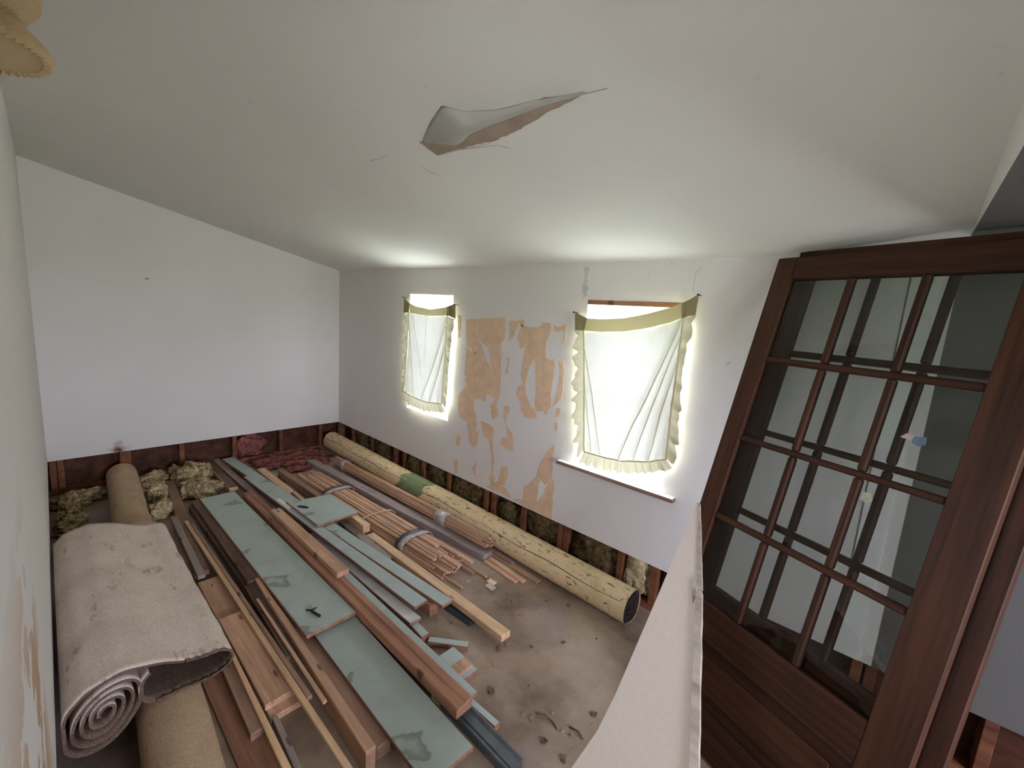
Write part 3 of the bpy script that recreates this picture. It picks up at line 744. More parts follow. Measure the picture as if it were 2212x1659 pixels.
# ------------------------------------------------------------------ the two leaning glazed doors
h = Vector((-0.929, 0.369, 0.001)).normalized(); dn = Vector((-0.090, -0.224, -0.970)); dn = (dn - h * dn.dot(h)).normalized(); nn = h.cross(dn).normalized()
PW, PH = 0.234, 0.3683
def glazed_door(P0, label, stickers):
    # local axes: X along the door to the near stile, Y out of its back, Z up the leaning door
    length = P0.z / -dn.z
    root = empty('glazed_door'); tag(root, label, 'door', 'leaning wooden doors')
    ax, az = -h, -dn; ay = az.cross(ax).normalized()
    base = P0 + dn * length
    mw = Matrix((ax, ay, az)).transposed().to_4x4(); mw.translation = base + Vector((0, 0, 0.0)); root.matrix_world = mw
    T = 0.040; y0, y1 = -0.004, T - 0.004
    SLW, SRW, TR = 0.087, 0.118, 0.100
    gw = 3 * PW; gz1 = length; gz0 = length - 4 * PH; zb = 0.012
    top = gz1 + TR
    def part(name, x0, x1, z0, z1, ya=y0, yb=y1, bev=0.003, m='door', parent=root, rotg=False):
        bm = box(-(x1 - x0) / 2, (x1 - x0) / 2, -(yb - ya) / 2, (yb - ya) / 2, -(z1 - z0) / 2, (z1 - z0) / 2, bev)
        if (z1 - z0) > (x1 - x0):      # grain runs with the length: local X is the long axis
            bmesh.ops.rotate(bm, verts=bm.verts, cent=(0, 0, 0), matrix=Matrix.Rotation(math.radians(90), 3, 'Y'))
            return obj(name, bm, m, parent, ((x0 + x1) / 2, (ya + yb) / 2, (z0 + z1) / 2), (0, math.radians(-90), 0))
        return obj(name, bm, m, parent, ((x0 + x1) / 2, (ya + yb) / 2, (z0 + z1) / 2))
    part('stile', -SLW, 0, zb, top); part('stile', gw, gw + SRW, zb, top)
    part('top_rail', 0.0005, gw - 0.0005, gz1, top - 0.001); part('lock_rail', 0.0005, gw - 0.0005, gz0 - 0.15, gz0)
    part('bottom_rail', 0.0005, gw - 0.0005, zb + 0.001, zb + 0.16)
    part('lower_panel', 0.0005, gw - 0.0005, zb + 0.16, gz0 - 0.15, y0 + 0.012, y1 - 0.012, 0)
    part('raised_field', 0.05, gw - 0.05, zb + 0.21, gz0 - 0.20, y0 + 0.004, y0 + 0.0125, 0.006)
    mb = 0.013
    for k in (1, 2, 3): part('glazing_bar', 0.0005, gw - 0.0005, gz1 - k * PH - mb, gz1 - k * PH + mb, y0 + 0.004, y1 - 0.004, 0.006)
    for c in (1, 2):
        for r in range(4):
            part('glazing_bar', c * PW - mb, c * PW + mb, gz1 - (r + 1) * PH + (mb if r < 3 else 0), gz1 - r * PH - (mb if r else 0), y0 + 0.0045, y1 - 0.0045, 0.006)
    for c in range(3):
        for r in range(4):
            xa, xb = c * PW + (mb if c else 0), (c + 1) * PW - (mb if c < 2 else 0)
            za, zc = gz1 - (r + 1) * PH + (mb if r < 3 else 0), gz1 - r * PH - (mb if r else 0)
            bm = bmesh.new(); add_box(bm, -(xb - xa) / 2, (xb - xa) / 2, -0.0015, 0.0015, -(zc - za) / 2, (zc - za) / 2)
            pn = obj('pane', bm, 'door_pane', root, ((xa + xb) / 2, y0 + 0.018, (za + zc) / 2))
            for (sc, sr, shapes) in stickers:
                if (sc, sr) == (c, r):
                    for (pts, cm) in shapes:
                        P = [(x - (xa + xb) / 2, gz1 - d - (za + zc) / 2) for x, d in pts]
                        obj('sticker_remnant', solid_poly(P, 0.0006, lambda u, v_, w: (u, -0.0016 - w, v_), jag=0.002, step=0.01), cm, pn)
    return root
M['blue'] = mat_plain('blue_sticker', srgb(106, 126, 140), 0.5, 0.3, 0.3, 60)
M['pale_pink'] = mat_plain('pale_pink_sticker', srgb(200, 176, 172), 0.6, 0.3, 0.2, 60)
M['pale_yellow'] = mat_plain('pale_yellow_sticker', srgb(186, 182, 160), 0.6, 0.3, 0.2, 60)
PA = Vector((4.546, -0.137, 1.978))
glazed_door(PA, 'front dark wooden twelve-pane door leaning, sticker remnants on its glass', [
    (2, 1, [([(0.576, 0.560), (0.606, 0.556), (0.610, 0.580), (0.594, 0.592), (0.574, 0.584)], 'blue'), ([(0.54, 0.572), (0.555, 0.556), (0.573, 0.560), (0.570, 0.578)], 'pale_pink')]),
    (2, 2, [([(0.494, 0.79), (0.515, 0.788), (0.526, 0.81), (0.512, 0.828), (0.490, 0.818)], 'pale_yellow')])])
glazed_door(PA - nn * 0.066 - h * 0.047 - dn * 0.052, 'second glazed door stacked behind, seen through the front glass', [])

# ------------------------------------------------------------------ tapering painted board leaning on the front door
T0 = Vector((4.437, -0.618, 1.024)); e1 = Vector((0.322, -0.804, -0.5)).normalized(); e2 = Vector((-0.942, -0.222, -0.251)); e2 = (e2 - e1 * e2.dot(e1)).normalized(); n3 = e1.cross(e2); n3 = n3 if n3.z > 0 else -n3
root = empty('tapered_board', (5.09, -2.27, 0.0)); tag(root, 'large cream painted board tapering to a point, leaning on the glazed door', 'board')
ro = Vector(root.location)
def bp(s, u, w): return T0 + e1 * s + e2 * u + n3 * (w - 0.02) - ro
outl = [(0, -0.004), (0, 0.006), (0.022, 0.0136), (0.243, 0.0724), (0.4245, 0.124), (0.600, 0.175), (0.754, 0.2195), (0.861, 0.2577), (0.963, 0.313), (1.10, 0.36), (1.40, 0.45), (1.752, 0.511), (1.999, 0.004), (2.010, -0.004)]
M['cream_board'] = mat_plain('cream_painted_plywood', srgb(218, 204, 190), 0.6, 0.25, 0.06, 70)
M['cream_edge'] = mat_wood('worn_cream_edge', srgb(206, 194, 178), srgb(150, 136, 118), knots=False, dirt=0.3)
obj('board_face', solid_poly(outl, 0.02, bp), 'cream_board', root)
for k, (s0, s1, w0, w1) in enumerate(((0.0, 0.37, -0.008, -0.024), (0.385, 1.985, -0.024, -0.030))):
    obj('edge_band', solid_poly([(s0, -0.003), (s0, w0), (s1, w1), (s1, -0.003)], 0.026 if k else 0.022, bp, jag=0.0012, step=0.05), 'cream_edge', root)
obj('splinter', solid_poly([(0.33, -0.004), (0.40, -0.004), (0.43, 0.006), (0.36, 0.009)], 0.024, bp, jag=0.002, step=0.012), 'cream_edge', root)

# ------------------------------------------------------------------ lumber
def board(name, label, cat, spec, wf, wn, mats, group=None, zf=None, outline=None):
    """spec = far end x,y, near end x,y, top height, thickness; wf/wn = widths; mats = top, side"""
    ax, ay, bx, by, z, t = spec
    zf = z if zf is None else zf
    d = Vector((bx - ax, by - ay, z - zf)); L = d.length
    bm = bmesh.new(); hl = L / 2
    v = [bm.verts.new(p) for p in ((-hl, -wf / 2, -t), (hl, -wn / 2, -t), (hl, wn / 2, -t), (-hl, wf / 2, -t), (-hl, -wf / 2, 0), (hl, -wn / 2, 0), (hl, wn / 2, 0), (-hl, wf / 2, 0))]
    for i, q in enumerate(((3, 2, 1, 0), (4, 5, 6, 7), (0, 1, 5, 4), (1, 2, 6, 5), (2, 3, 7, 6), (3, 0, 4, 7))):
        bm.faces.new([v[k] for k in q]).material_index = 0 if i == 1 else len(mats) - 1
    bev = min(0.0022, t * 0.2)
    bmesh.ops.bevel(bm, geom=bm.edges[:], offset=bev, segments=1, affect='EDGES', material=len(mats) - 1)
    # edges running along the top carry the top colour
    o = obj(name, bm, mats)
    o.location = ((ax + bx) / 2, (ay + by) / 2, (z + zf) / 2)
    o.rotation_euler = (0, -math.atan2(d.z, math.hypot(d.x, d.y)), math.atan2(d.y, d.x))
    tag(o, label, cat, group)
    return o
GR = ['green', 'wood_red']; GC = ['green_clean', 'wood_red']
B = {}
def bd(key, name, label, spec, wf, wn, mats, cat='board', **k):
    B[key] = board(name, label, cat, spec, wf, wn, mats if isinstance(mats, list) else [mats], **k)
bd('G1', 'painted_shelf_board', 'widest grey-green painted board, stained, with a black pin lying on it', (1.008, -1.508, 3.032, -1.495, 0.115, 0.019), 0.243, 0.258, GR)
bd('G2', 'painted_shelf_board', 'wide grey-green board slid under the end of the stained one', (2.70, -1.462, 3.980, -1.491, 0.080, 0.019), 0.218, 0.215, GR)
bd('B2', 'lumber_offcut', 'short thick pinkish offcut lying on top of the rabbeted brown board', (1.673, -1.295, 2.732, -1.291, 0.1765, 0.035), 0.066, 0.075, 'wood_pink')
bd('G3', 'painted_trim_board', 'narrow grey-green strip running along the rabbeted brown board', (1.956, -1.246, 3.833, -1.250, 0.106, 0.019), 0.062, 0.054, GC)
bd('W1', 'white_trim_board', 'white painted trim board with worn dusty face among the green ones', (1.90, -1.130, 3.243, -1.132, 0.064, 0.016), 0.050, 0.074, ['dirty_white', 'wood_brown'], zf=0.016)
bd('G4', 'painted_trim_board', 'grey-green board with a white scrap lying on its far part', (0.715, -1.210, 3.180, -1.052, 0.091, 0.019), 0.055, 0.094, GC, zf=0.114)
bd('G5', 'painted_trim_board', 'longest grey-green board, cracked across, passing under the square panel', (0.048, -1.190, 3.278, -0.941, 0.095, 0.019), 0.105, 0.078, GR)
bd('B3', 'light_plank', 'long light tan plank ending on bare floor past the moulding bundle', (2.215, -0.822, 3.656, -0.855, 0.080, 0.036), 0.060, 0.066, 'wood_tan', zf=0.036)
bd('B4', 'dusty_plank', 'short grey dusty plank beneath the square green panel', (1.893, -0.880, 2.592, -0.905, 0.045, 0.045), 0.066, 0.060, 'wood_grey')
bd('B5', 'lumber_offcut', 'short blond stick poking out from under the square panel', (1.85, -0.840, 2.200, -0.843, 0.107, 0.062), 0.050, 0.054, 'wood_tan')
bd('B7', 'long_beam', 'long dusty brown beam lying between the two moulding bundles', (0.42, -0.518, 3.00, -0.344, 0.045, 0.045), 0.083, 0.096, 'wood_grey')
bd('B8', 'dark_plank', 'dark plank under the left edge of the widest green board', (0.971, -1.635, 2.361, -1.650, 0.0955, 0.035), 0.085, 0.070, 'wood_dark')
bd('B9', 'dark_plank', 'dark plank at the bottom of the stack under the widest green board', (0.945, -1.650, 2.348, -1.662, 0.060, 0.060), 0.085, 0.070, 'wood_dark')
bd('B10', 'pine_plank', 'pale pine plank with dark knots beside the carpet roll', (2.55, -1.812, 3.24, -1.812, 0.060, 0.030), 0.128, 0.134, 'wood_pink')
bd('B11', 'pine_plank', 'longer pine plank lying beneath the knotty pale one', (2.08, -1.811, 3.287, -1.812, 0.030, 0.030), 0.116, 0.124, 'wood_pink')
bd('B12', 'brown_plank', 'brown plank half hidden under the folded carpet edge', (2.70, -1.917, 3.328, -1.928, 0.050, 0.035), 0.055, 0.062, 'wood_brown')
bd('B13', 'thin_board', 'thin reddish board flat on the floor beside the tan roll', (2.85, -1.962, 3.60, -1.955, 0.015, 0.015), 0.12, 0.13, 'wood_red')
bd('K1', 'thin_batten', 'longest tan batten crossing the pine planks', (1.22, -1.761, 3.785, -1.770, 0.103, 0.018), 0.023, 0.025, 'wood_tan', zf=0.053)
bd('K2', 'thin_batten', 'brown batten lying tight along the longest tan one', (1.30, -1.738, 3.357, -1.744, 0.0955, 0.018), 0.018, 0.021, 'wood_brown', zf=0.053)
bd('K3', 'thin_batten', 'tan batten running out from under the carpet fold', (2.73, -1.892, 3.606, -1.912, 0.064, 0.014), 0.016, 0.026, 'wood_tan')
bd('K4', 'thin_batten', 'grey batten flat on the floor below the pine planks', (3.296, -1.861, 3.60, -1.876, 0.040, 0.040), 0.020, 0.025, 'wood_grey')
bd('K5', 'thin_batten', 'short splintered batten beside the dark weathered plank', (2.55, -1.694, 3.421, -1.709, 0.0955, 0.014), 0.012, 0.018, 'wood_pink')
bd('B14', 'weathered_plank', 'dark weathered plank with streaky grain in the left stack', (2.37, -1.680, 3.064, -1.706, 0.082, 0.082), 0.054, 0.046, 'wood_dark')
bd('B15', 'square_post', 'pale square post with nail holes beside the widest green board', (2.37, -1.640, 3.740, -1.680, 0.105, 0.105), 0.024, 0.040, 'wood_pink')
bd('B16', 'brown_plank', 'dusty brown plank beside the lower wide green board', (2.60, -1.590, 3.718, -1.612, 0.060, 0.060), 0.065, 0.065, 'wood_brown')
bd('P1', 'brown_plank', 'brown plank running from the gable wall past yellow insulation', (0.245, -1.697, 1.982, -1.827, 0.035, 0.035), 0.075, 0.076, 'wood_brown')
bd('P2', 'grey_stick', 'greyish stick lying on the plank next to the carpet', (1.097, -1.816, 2.064, -1.845, 0.060, 0.025), 0.035, 0.039, 'wood_grey')
bd('T1', 'dark_plank', 'dark stud offcut reaching into the gable wall cavity', (-0.09, -1.337, 0.871, -1.357, 0.095, 0.035), 0.057, 0.068, ['wood_dark', 'wood_tan'], zf=0.073)  # tan sides put the light falling on them into the colour
bd('T2', 'dusty_plank', 'grey plank reaching into the gable wall cavity beside the dark offcut', (-0.09, -1.258, 1.31, -1.205, 0.020, 0.020), 0.058, 0.060, 'wood_grey', zf=0.058)
bd('T3', 'tan_board', 'tan board behind the longest green one near pink insulation', (0.438, -1.008, 1.147, -1.000, 0.060, 0.060), 0.071, 0.070, 'wood_tan')
bd('T4', 'round_edge_stick', 'short amber stick just behind the square green panel', (1.150, -0.968, 1.60, -0.978, 0.050, 0.050), 0.036, 0.040, 'wood_tan')
bd('T5', 'grey_offcut', 'small grey offcut flat between the stick and the moulding bundle', (0.86, -0.937, 1.085, -0.935, 0.025, 0.025), 0.046, 0.046, 'wood_grey')
bd('B6', 'thick_beam', 'thick brown beam along the left side of the big moulding bundle', (0.639, -0.890, 1.80, -0.842, 0.080, 0.080), 0.058, 0.054, 'wood_brown')
bd('G6', 'green_block', 'small green block just past the white trim end', (3.150, -1.131, 3.349, -1.145, 0.045, 0.045), 0.040, 0.048, GC)
bd('G7', 'green_offcut', 'green offcut lying askew beside the half-bare scrap', (3.366, -1.138, 3.537, -1.008, 0.030, 0.030), 0.036, 0.041, GC)
bd('S3', 'green_scrap', 'small green scrap under the half-bare square scrap', (3.560, -1.126, 3.684, -1.124, 0.025, 0.025), 0.094, 0.095, GC)
bd('G8', 'green_stick', 'short green stick next to the grey metal channel', (3.700, -1.226, 3.952, -1.216, 0.030, 0.030), 0.031, 0.030, GC)
bd('R1', 'red_brown_strip', 'long red-brown strip between the two cracked green boards', (1.967, -1.080, 3.209, -0.982, 0.072, 0.072), 0.040, 0.060, 'wood_red')
bd('R2', 'red_brown_strip', 'shorter red-brown strip tucked under the longest green board', (2.037, -1.040, 3.073, -0.936, 0.062, 0.062), 0.025, 0.034, 'wood_red')
bd('N1', 'moulding_offcut', 'wooden moulding piece lying beside the yellow roll, longest of three', (2.777, -0.268, 3.424, -0.283, 0.014, 0.014), 0.040, 0.046, 'mould', cat='wood strip')
bd('N2', 'moulding_offcut', 'wooden moulding piece lying beside the yellow roll, middle of three', (3.01, -0.338, 3.358, -0.357, 0.014, 0.014), 0.036, 0.036, 'mould', cat='wood strip')
bd('N3', 'moulding_offcut', 'wooden moulding piece lying beside the yellow roll, thinnest of three', (3.01, -0.384, 3.327, -0.398, 0.013, 0.013), 0.032, 0.031, 'mould', cat='wood strip')
bd('N4', 'green_tipped_strip', 'short strip with a greenish scrap, wedged against the yellow roll', (2.826, -0.266, 3.177, -0.274, 0.0275, 0.0135), 0.040, 0.040, 'wood_brown', cat='wood strip')
bd('WS', 'paper_scrap', 'small white card scrap lying on a green board', (1.365, -1.172, 1.578, -1.160, 0.1095, 0.004), 0.034, 0.030, 'paper', cat='paper', zf=0.1115)
bd('C1', 'paper_scrap', 'cream paper scrap on bare floor near the bundle end, nearer the plank', (3.212, -0.560, 3.275, -0.560, 0.010, 0.010), 0.040, 0.042, 'string', cat='paper')
bd('C2', 'paper_scrap', 'tan paper scrap on bare floor touching the cream one', (3.186, -0.520, 3.244, -0.516, 0.010, 0.010), 0.040, 0.036, 'kraft', cat='paper')
# supports inside the pile
bd('H1', 'buried_plank', 'plank buried in the pile, its edge showing under the widest green board', (1.10, -1.42, 2.65, -1.42, 0.096, 0.036), 0.07, 0.07, 'wood_brown')
bd('H2', 'buried_plank', 'plank on the floor buried under the green boards', (0.80, -1.40, 3.80, -1.42, 0.060, 0.060), 0.12, 0.12, 'wood_dark')
bd('H3', 'buried_plank', 'brown plank on the floor beneath the rabbeted board', (1.5, -1.285, 3.65, -1.300, 0.087, 0.087), 0.06, 0.06, 'wood_dark')
bd('H4', 'buried_plank', 'plank on the floor beneath the longest green board', (0.2, -1.165, 1.90, -1.046, 0.076, 0.076), 0.05, 0.04, 'wood_red')

# rabbeted long board
ax, ay, bx, by, z, t = 1.135, -1.326, 3.855, -1.322, 0.135, 0.048
L = bx - ax
bm = bmesh.new(); w = 0.084
prof = [(-w / 2, -t), (-w / 2, -0.006), (-w / 2 + 0.004, -0.002), (0.004, -0.002), (0.010, 0.006), (w / 2 - 0.002, 0.006), (w / 2, 0.003), (w / 2, -t)]
r0 = [bm.verts.new((-L / 2, y * 0.86, zz)) for y, zz in prof]; r1 = [bm.verts.new((L / 2, y, zz)) for y, zz in prof]
for i in range(len(prof)):
    j = (i + 1) % len(prof); bm.faces.new((r0[i], r0[j], r1[j], r1[i]))
bm.faces.new(r0); bm.faces.new(r1[::-1]); bmesh.ops.recalc_face_normals(bm, faces=bm.faces[:])
o = obj('rabbeted_board', bm, 'wood_red', loc=((ax + bx) / 2, (ay + by) / 2, z)); o.rotation_euler.z = math.atan2(by - ay, bx - ax)
tag(o, 'long reddish brown rabbeted board running between the green ones', 'board')

# square green panel with a broken corner
o = obj('green_square_board', solid_poly([(1.50, -1.165), (1.60, -1.13), (1.545, -1.06), (1.578, -0.845), (2.03, -0.822), (2.035, -1.143)], 0.017, lambda u, v_, w_: (u - 1.8, v_ + 1.0, w_)), ['green'], loc=(1.776, -0.984, 0.1065))
o.data.materials.clear()
for q in ('green', 'wood_red'): o.data.materials.append(M[q])
for p in o.data.polygons: p.material_index = 0 if p.normal.z > 0.5 else 1
tag(o, 'square grey-green panel with a broken corner lying across the boards', 'board')
for (x, y) in ((0, 0),):
    bm = bmesh.new(); bmesh.ops.create_icosphere(bm, subdivisions=2, radius=1, matrix=Matrix.Diagonal((0.055, 0.022, 0.004, 1)))
    obj('dark_gouge', bm, 'black', o, (-0.12, -0.105, 0.0165), (0, 0, 0.5))
# half bare square scrap
bm = bmesh.new()
add_box(bm, -0.075, 0.012, -0.052, 0.052, -0.022, 0, 0); add_box(bm, 0.012, 0.072, -0.052, 0.052, -0.022, 0, 1)
bmesh.ops.remove_doubles(bm, verts=bm.verts, dist=0.0001)
o = obj('half_bare_scrap', bm, ['green_clean', 'wood_pink'], loc=(3.585, -1.142, 0.047)); tag(o, 'square scrap, half green paint and half bare wood', 'wood scrap')

# grey metal channels: a base with raised beads
def channel(name, label, a, b, z, wd, m):
    L = (Vector(b) - Vector(a)).length
    prof = [(-0.5, -1), (-0.5, -0.15), (-0.46, 0), (-0.38, 0), (-0.34, -0.2), (-0.28, -0.2), (-0.24, 0.0), (-0.18, 0.0), (-0.12, -0.35), (0.30, -0.25), (0.42, 0), (0.5, 0), (0.5, -1)]
    bm = bmesh.new(); hgt = z
    r0 = [bm.verts.new((-L / 2, y * wd, zz * hgt)) for y, zz in prof]; r1 = [bm.verts.new((L / 2, y * wd, zz * hgt)) for y, zz in prof]
    for i in range(len(prof)):
        j = (i + 1) % len(prof); bm.faces.new((r0[i], r0[j], r1[j], r1[i]))
    bm.faces.new(r0); bm.faces.new(r1[::-1]); bmesh.ops.recalc_face_normals(bm, faces=bm.faces[:])
    o = obj(name, bm, m, loc=((a[0] + b[0]) / 2, (a[1] + b[1]) / 2, z)); o.rotation_euler.z = math.atan2(b[1] - a[1], b[0] - a[0])
    tag(o, label, 'metal trim')
channel('metal_channel', 'grey grooved metal channel at the end of the rabbeted board', (3.70, -1.283), (4.124, -1.291), 0.042, 0.080, 'metal')
channel('metal_channel', 'dark green grooved channel under the light tan plank', (3.09, -0.890), (3.417, -0.868), 0.028, 0.054, 'metal_dark')

# black pin on the widest board
pin = empty('black_pin', (2.90, -1.535, 0.115)); tag(pin, 'small black iron pin with a cross head lying on the stained green board', 'hardware')
bm = bmesh.new(); tube_bm(bm, [(-0.02, -0.002, 0.007), (0.045, 0.014, 0.006)], [0.006, 0.007], 8); obj('shank', bm, 'black', pin)
bm = bmesh.new(); tube_bm(bm, [(-0.045, -0.018, 0.006), (-0.02, -0.002, 0.012), (-0.012, 0.022, 0.020)], [0.004, 0.005, 0.003], 6); obj('cross_head', bm, 'black', pin)

# ------------------------------------------------------------------ moulding bundles
def strip_mesh(L, w_, t_, k):
    bm = bmesh.new()
    prof = [(-w_ / 2, 0), (-w_ / 2, t_ * 0.7), (-w_ / 2 + w_ * 0.12, t_), (w_ / 2 - w_ * 0.3, t_), (w_ / 2, t_ * (0.55 if k else 0.9)), (w_ / 2, 0)]
    r0 = [bm.verts.new((-L / 2, y, zz)) for y, zz in prof]; r1 = [bm.verts.new((L / 2, y, zz)) for y, zz in prof]
    for i in range(6):
        j = (i + 1) % 6; bm.faces.new((r0[i], r0[j], r1[j], r1[i]))
    bm.faces.new(r0); bm.faces.new(r1[::-1]); bmesh.ops.recalc_face_normals(bm, faces=bm.faces[:])
    return bm
def band(root, x, yc, zc, ry, rz, wid, m, name, thick=0.0025, flat=True):
    bm = bmesh.new(); n = 28; rings = []
    for s in (-wid / 2, wid / 2):
        for th_ in (0, thick):
            ring = []
            for k in range(n):
                a = 2 * math.pi * k / n; c, s_ = math.cos(a), math.sin(a)
                q = 0.55 if s_ < 0 else 1.0
                yy = yc + (ry + th_) * math.copysign(abs(c) ** 0.7, c); zz = zc + (rz + th_) * math.copysign(abs(s_) ** 0.8, s_) * (1 if s_ > 0 else 0.98)
                zz = max(zz, 0.001 - th_ * 0.2)
                ring.append(bm.verts.new(Vector((x + s + 0.004 * math.sin(3 * a), yy, zz)) - Vector(root.location)))
            rings.append(ring)
    i0, o0, i1, o1 = rings
    for k in range(n):
        j = (k + 1) % n
        for a, b in ((o0, o1), (i1, i0), (i0, o0), (o1, i1)):
            f = bm.faces.new((a[k], a[j], b[j], b[k])); f.smooth = True
    bmesh.ops.recalc_face_normals(bm, faces=bm.faces[:])
    return obj(name, bm, m, root)

root = empty('moulding_bundle', (1.9, -0.66, 0.0)); tag(root, 'big bundle of bare wood mouldings tied with tape and string', 'wood bundle')
def axis_y(x): return -0.722 + (x - 0.72) * 0.043
rr = random.Random(21)
for layer in range(6):
    half = 0.125 * math.sqrt(max(0.05, 1 - (layer / 6.2) ** 2))
    y = -half
    while y < half - 0.008:
        w_ = rr.choice((0.016, 0.020, 0.026, 0.034, 0.042)); t_ = 0.0155
        xa = rr.uniform(0.68, 0.86) + 0.03 * layer; xb = rr.uniform(2.86, 3.16) - 0.035 * layer - (0.25 if rr.random() < 0.2 else 0)
        if y > 0.05: xa += 0.10
        if rr.random() < 0.12: xa += 0.9
        yc = y + w_ / 2
        L = xb - xa; xm = (xa + xb) / 2
        o = obj('moulding_strip', strip_mesh(L, w_ * 0.94, t_ * rr.uniform(0.75, 1.0), rr.random() < 0.5), 'mould', root)
        o.location = (xm - 1.9, axis_y(xm) + yc + 0.66, 0.002 + layer * 0.0155)
        o.rotation_euler = (rr.uniform(-0.12, 0.12), rr.uniform(-0.002, 0.002), 0.043 + rr.uniform(-0.006, 0.006))
        y += w_
for x in (1.40, 2.50):
    band(root, x, axis_y(x), 0.048, 0.134, 0.056, 0.035, 'tape', 'tape_band')
    band(root, x + 0.045, axis_y(x + 0.045), 0.048, 0.134, 0.056, 0.05, 'clear_tape', 'clear_tape')
for dx in (0.0, 0.012, 0.022):
    pts = []
    for k in range(33):
        a = 2 * math.pi * k / 32; c, s_ = math.cos(a), math.sin(a); x = 2.04 + dx + 0.03 * math.sin(a * 1.0 + dx * 60)
        pts.append((x - 1.9, axis_y(x) + 0.135 * math.copysign(abs(c) ** 0.7, c) + 0.66, max(0.003, 0.048 + 0.058 * math.copysign(abs(s_) ** 0.8, s_))))
    bm = bmesh.new(); tube_bm(bm, pts, 0.0028, 5, False); obj('string', bm, 'string', root)
bm = bmesh.new(); tube_bm(bm, [(2.05 - 1.9, axis_y(2.05) - 0.118 + 0.66, 0.090), (2.08 - 1.9, axis_y(2.05) - 0.146 + 0.66, 0.112), (2.14 - 1.9, axis_y(2.05) - 0.165 + 0.66, 0.110)], 0.0028, 5); obj('string', bm, 'string', root)

root = empty('moulding_bundle', (1.8, -0.315, 0.0)); tag(root, 'slim bundle of mouldings in clear tape beside the yellow roll', 'wood bundle')
a_, b_ = Vector((0.60, -0.322, 0.049)), Vector((2.97, -0.312, 0.101)); ang = math.atan2(b_.z - a_.z, b_.x - a_.x)
for i in range(-3, 4):
    for j in range(-3, 4):
        yy, zz = i * 0.0135, j * 0.0125
        if math.hypot(yy, zz) > 0.045: continue
        xa, xb = a_.x + rr.uniform(0, 0.02), b_.x + rr.uniform(-0.05, 0.02)
        c = a_.lerp(b_, 0.5)
        o = obj('moulding_strip', strip_mesh(xb - xa, 0.0135, 0.0118, rr.random() < 0.5), 'mould', root)
        o.location = ((xa + xb) / 2 - 1.8, c.y + yy + 0.315, c.z + zz - 0.006); o.rotation_euler = (rr.uniform(-0.1, 0.1), -ang, math.atan2(b_.y - a_.y, b_.x - a_.x))
for x, wd in ((0.82, 0.09), (2.45, 0.13)):
    u = (x - a_.x) / (b_.x - a_.x); c = a_.lerp(b_, u)
    band(root, x, c.y, c.z, 0.049, 0.049, wd, 'clear_tape', 'clear_tape')

# ------------------------------------------------------------------ rolls of carpet
def roll(name, label, a, b, r, m, seam=None, lumps=0.004, flat=0.0, endmat='roll_end', groupz=0):
    a, b = Vector(a), Vector(b); root = empty(name, (a.x, a.y, 0)); tag(root, label, 'carpet roll')
    d = (b - a); L = d.length; t = d.normalized(); s = Vector((0, 0, 1)).cross(t).normalized(); u = t.cross(s)
    N, S = 70, 40
    bm = bmesh.new(); rings = []
    for i in range(N + 1):
        c = a + d * (i / N); ring = []
        for k in range(S):
            th_ = 2 * math.pi * k / S
            rr_ = r * (1 + 0.0) + lumps * noise.noise(Vector((i * 0.09, math.cos(th_) * 1.3, math.sin(th_) * 1.3)) + a)
            if seam is not None:
                dd = abs((th_ - seam + math.pi) % (2 * math.pi) - math.pi)
                rr_ -= 0.007 * math.exp(-(dd / 0.07) ** 2); rr_ += 0.004 * math.exp(-((dd - 0.16) / 0.1) ** 2)
            p = c + s * rr_ * math.cos(th_) + u * rr_ * math.sin(th_)
            p.z = max(p.z, 0.0005)
            ring.append(bm.verts.new(p - Vector(root.location)))
        rings.append(ring)
    for i in range(N):
        for k in range(S):
            bm.faces.new((rings[i][k], rings[i][(k + 1) % S], rings[i + 1][(k + 1) % S], rings[i + 1][k])).smooth = True
    bmesh.ops.recalc_face_normals(bm, faces=bm.faces[:])
    obj('roll_body', bm, m, root)
    # spiral ends
    for c, sg in ((a, 1), (b, -1)):
        bm = bmesh.new(); n = 110; prev = None
        for k in range(n):
            th_ = 0.35 * k * 0.5; q = r * 0.96 * (0.12 + 0.88 * k / (n - 1))
            ring = []
            for w_ in (0.0, 0.010):
                p = c + t * sg * (0.004 + 0.004 * math.sin(th_ * 1.7)) + s * (q - w_) * math.cos(th_) + u * (q - w_) * math.sin(th_); ring.append(bm.verts.new(p - Vector(root.location)))
                p2 = p + t * sg * 0.05; ring.append(bm.verts.new(p2 - Vector(root.location)))
            if prev:
                bm.faces.new((prev[0], prev[2], ring[2], ring[0])); bm.faces.new((prev[0], ring[0], ring[1], prev[1])); bm.faces.new((prev[2], prev[3], ring[3], ring[2]))
            prev = ring
        bmesh.ops.recalc_face_normals(bm, faces=bm.faces[:])
        obj('spiral_end', bm, endmat, root)
        bm = bmesh.new(); vs_ = [bm.verts.new(c + t * sg * 0.008 + s * r * 0.97 * math.cos(2 * math.pi * k / 24) + u * r * 0.95 * math.sin(2 * math.pi * k / 24) - Vector(root.location)) for k in range(24)]
        bm.faces.new(vs_); obj('roll_core', bm, endmat, root)
    return root, a, d, t, s, u
root, a, d, t, s, u = roll('long_carpet_roll', 'long mildewed yellow roll with a green band along the window wall', (0.06, -0.112, 0.102), (4.03, -0.178, 0.102), 0.102, 'roll', seam=math.radians(148))
bm = bmesh.new()
tube_bm(bm, [a + d * (k / 60) + (s * math.cos(math.radians(148 + 3 * math.sin(k * 0.7))) + u * math.sin(math.radians(148 + 3 * math.sin(k * 0.7)))) * 0.1015 - Vector(root.location) for k in range(61)], 0.0022, 5)
obj('seam_edge', bm, 'roll_end', root)
bm = bmesh.new(); N2 = 40
r0_, r1_ = [], []
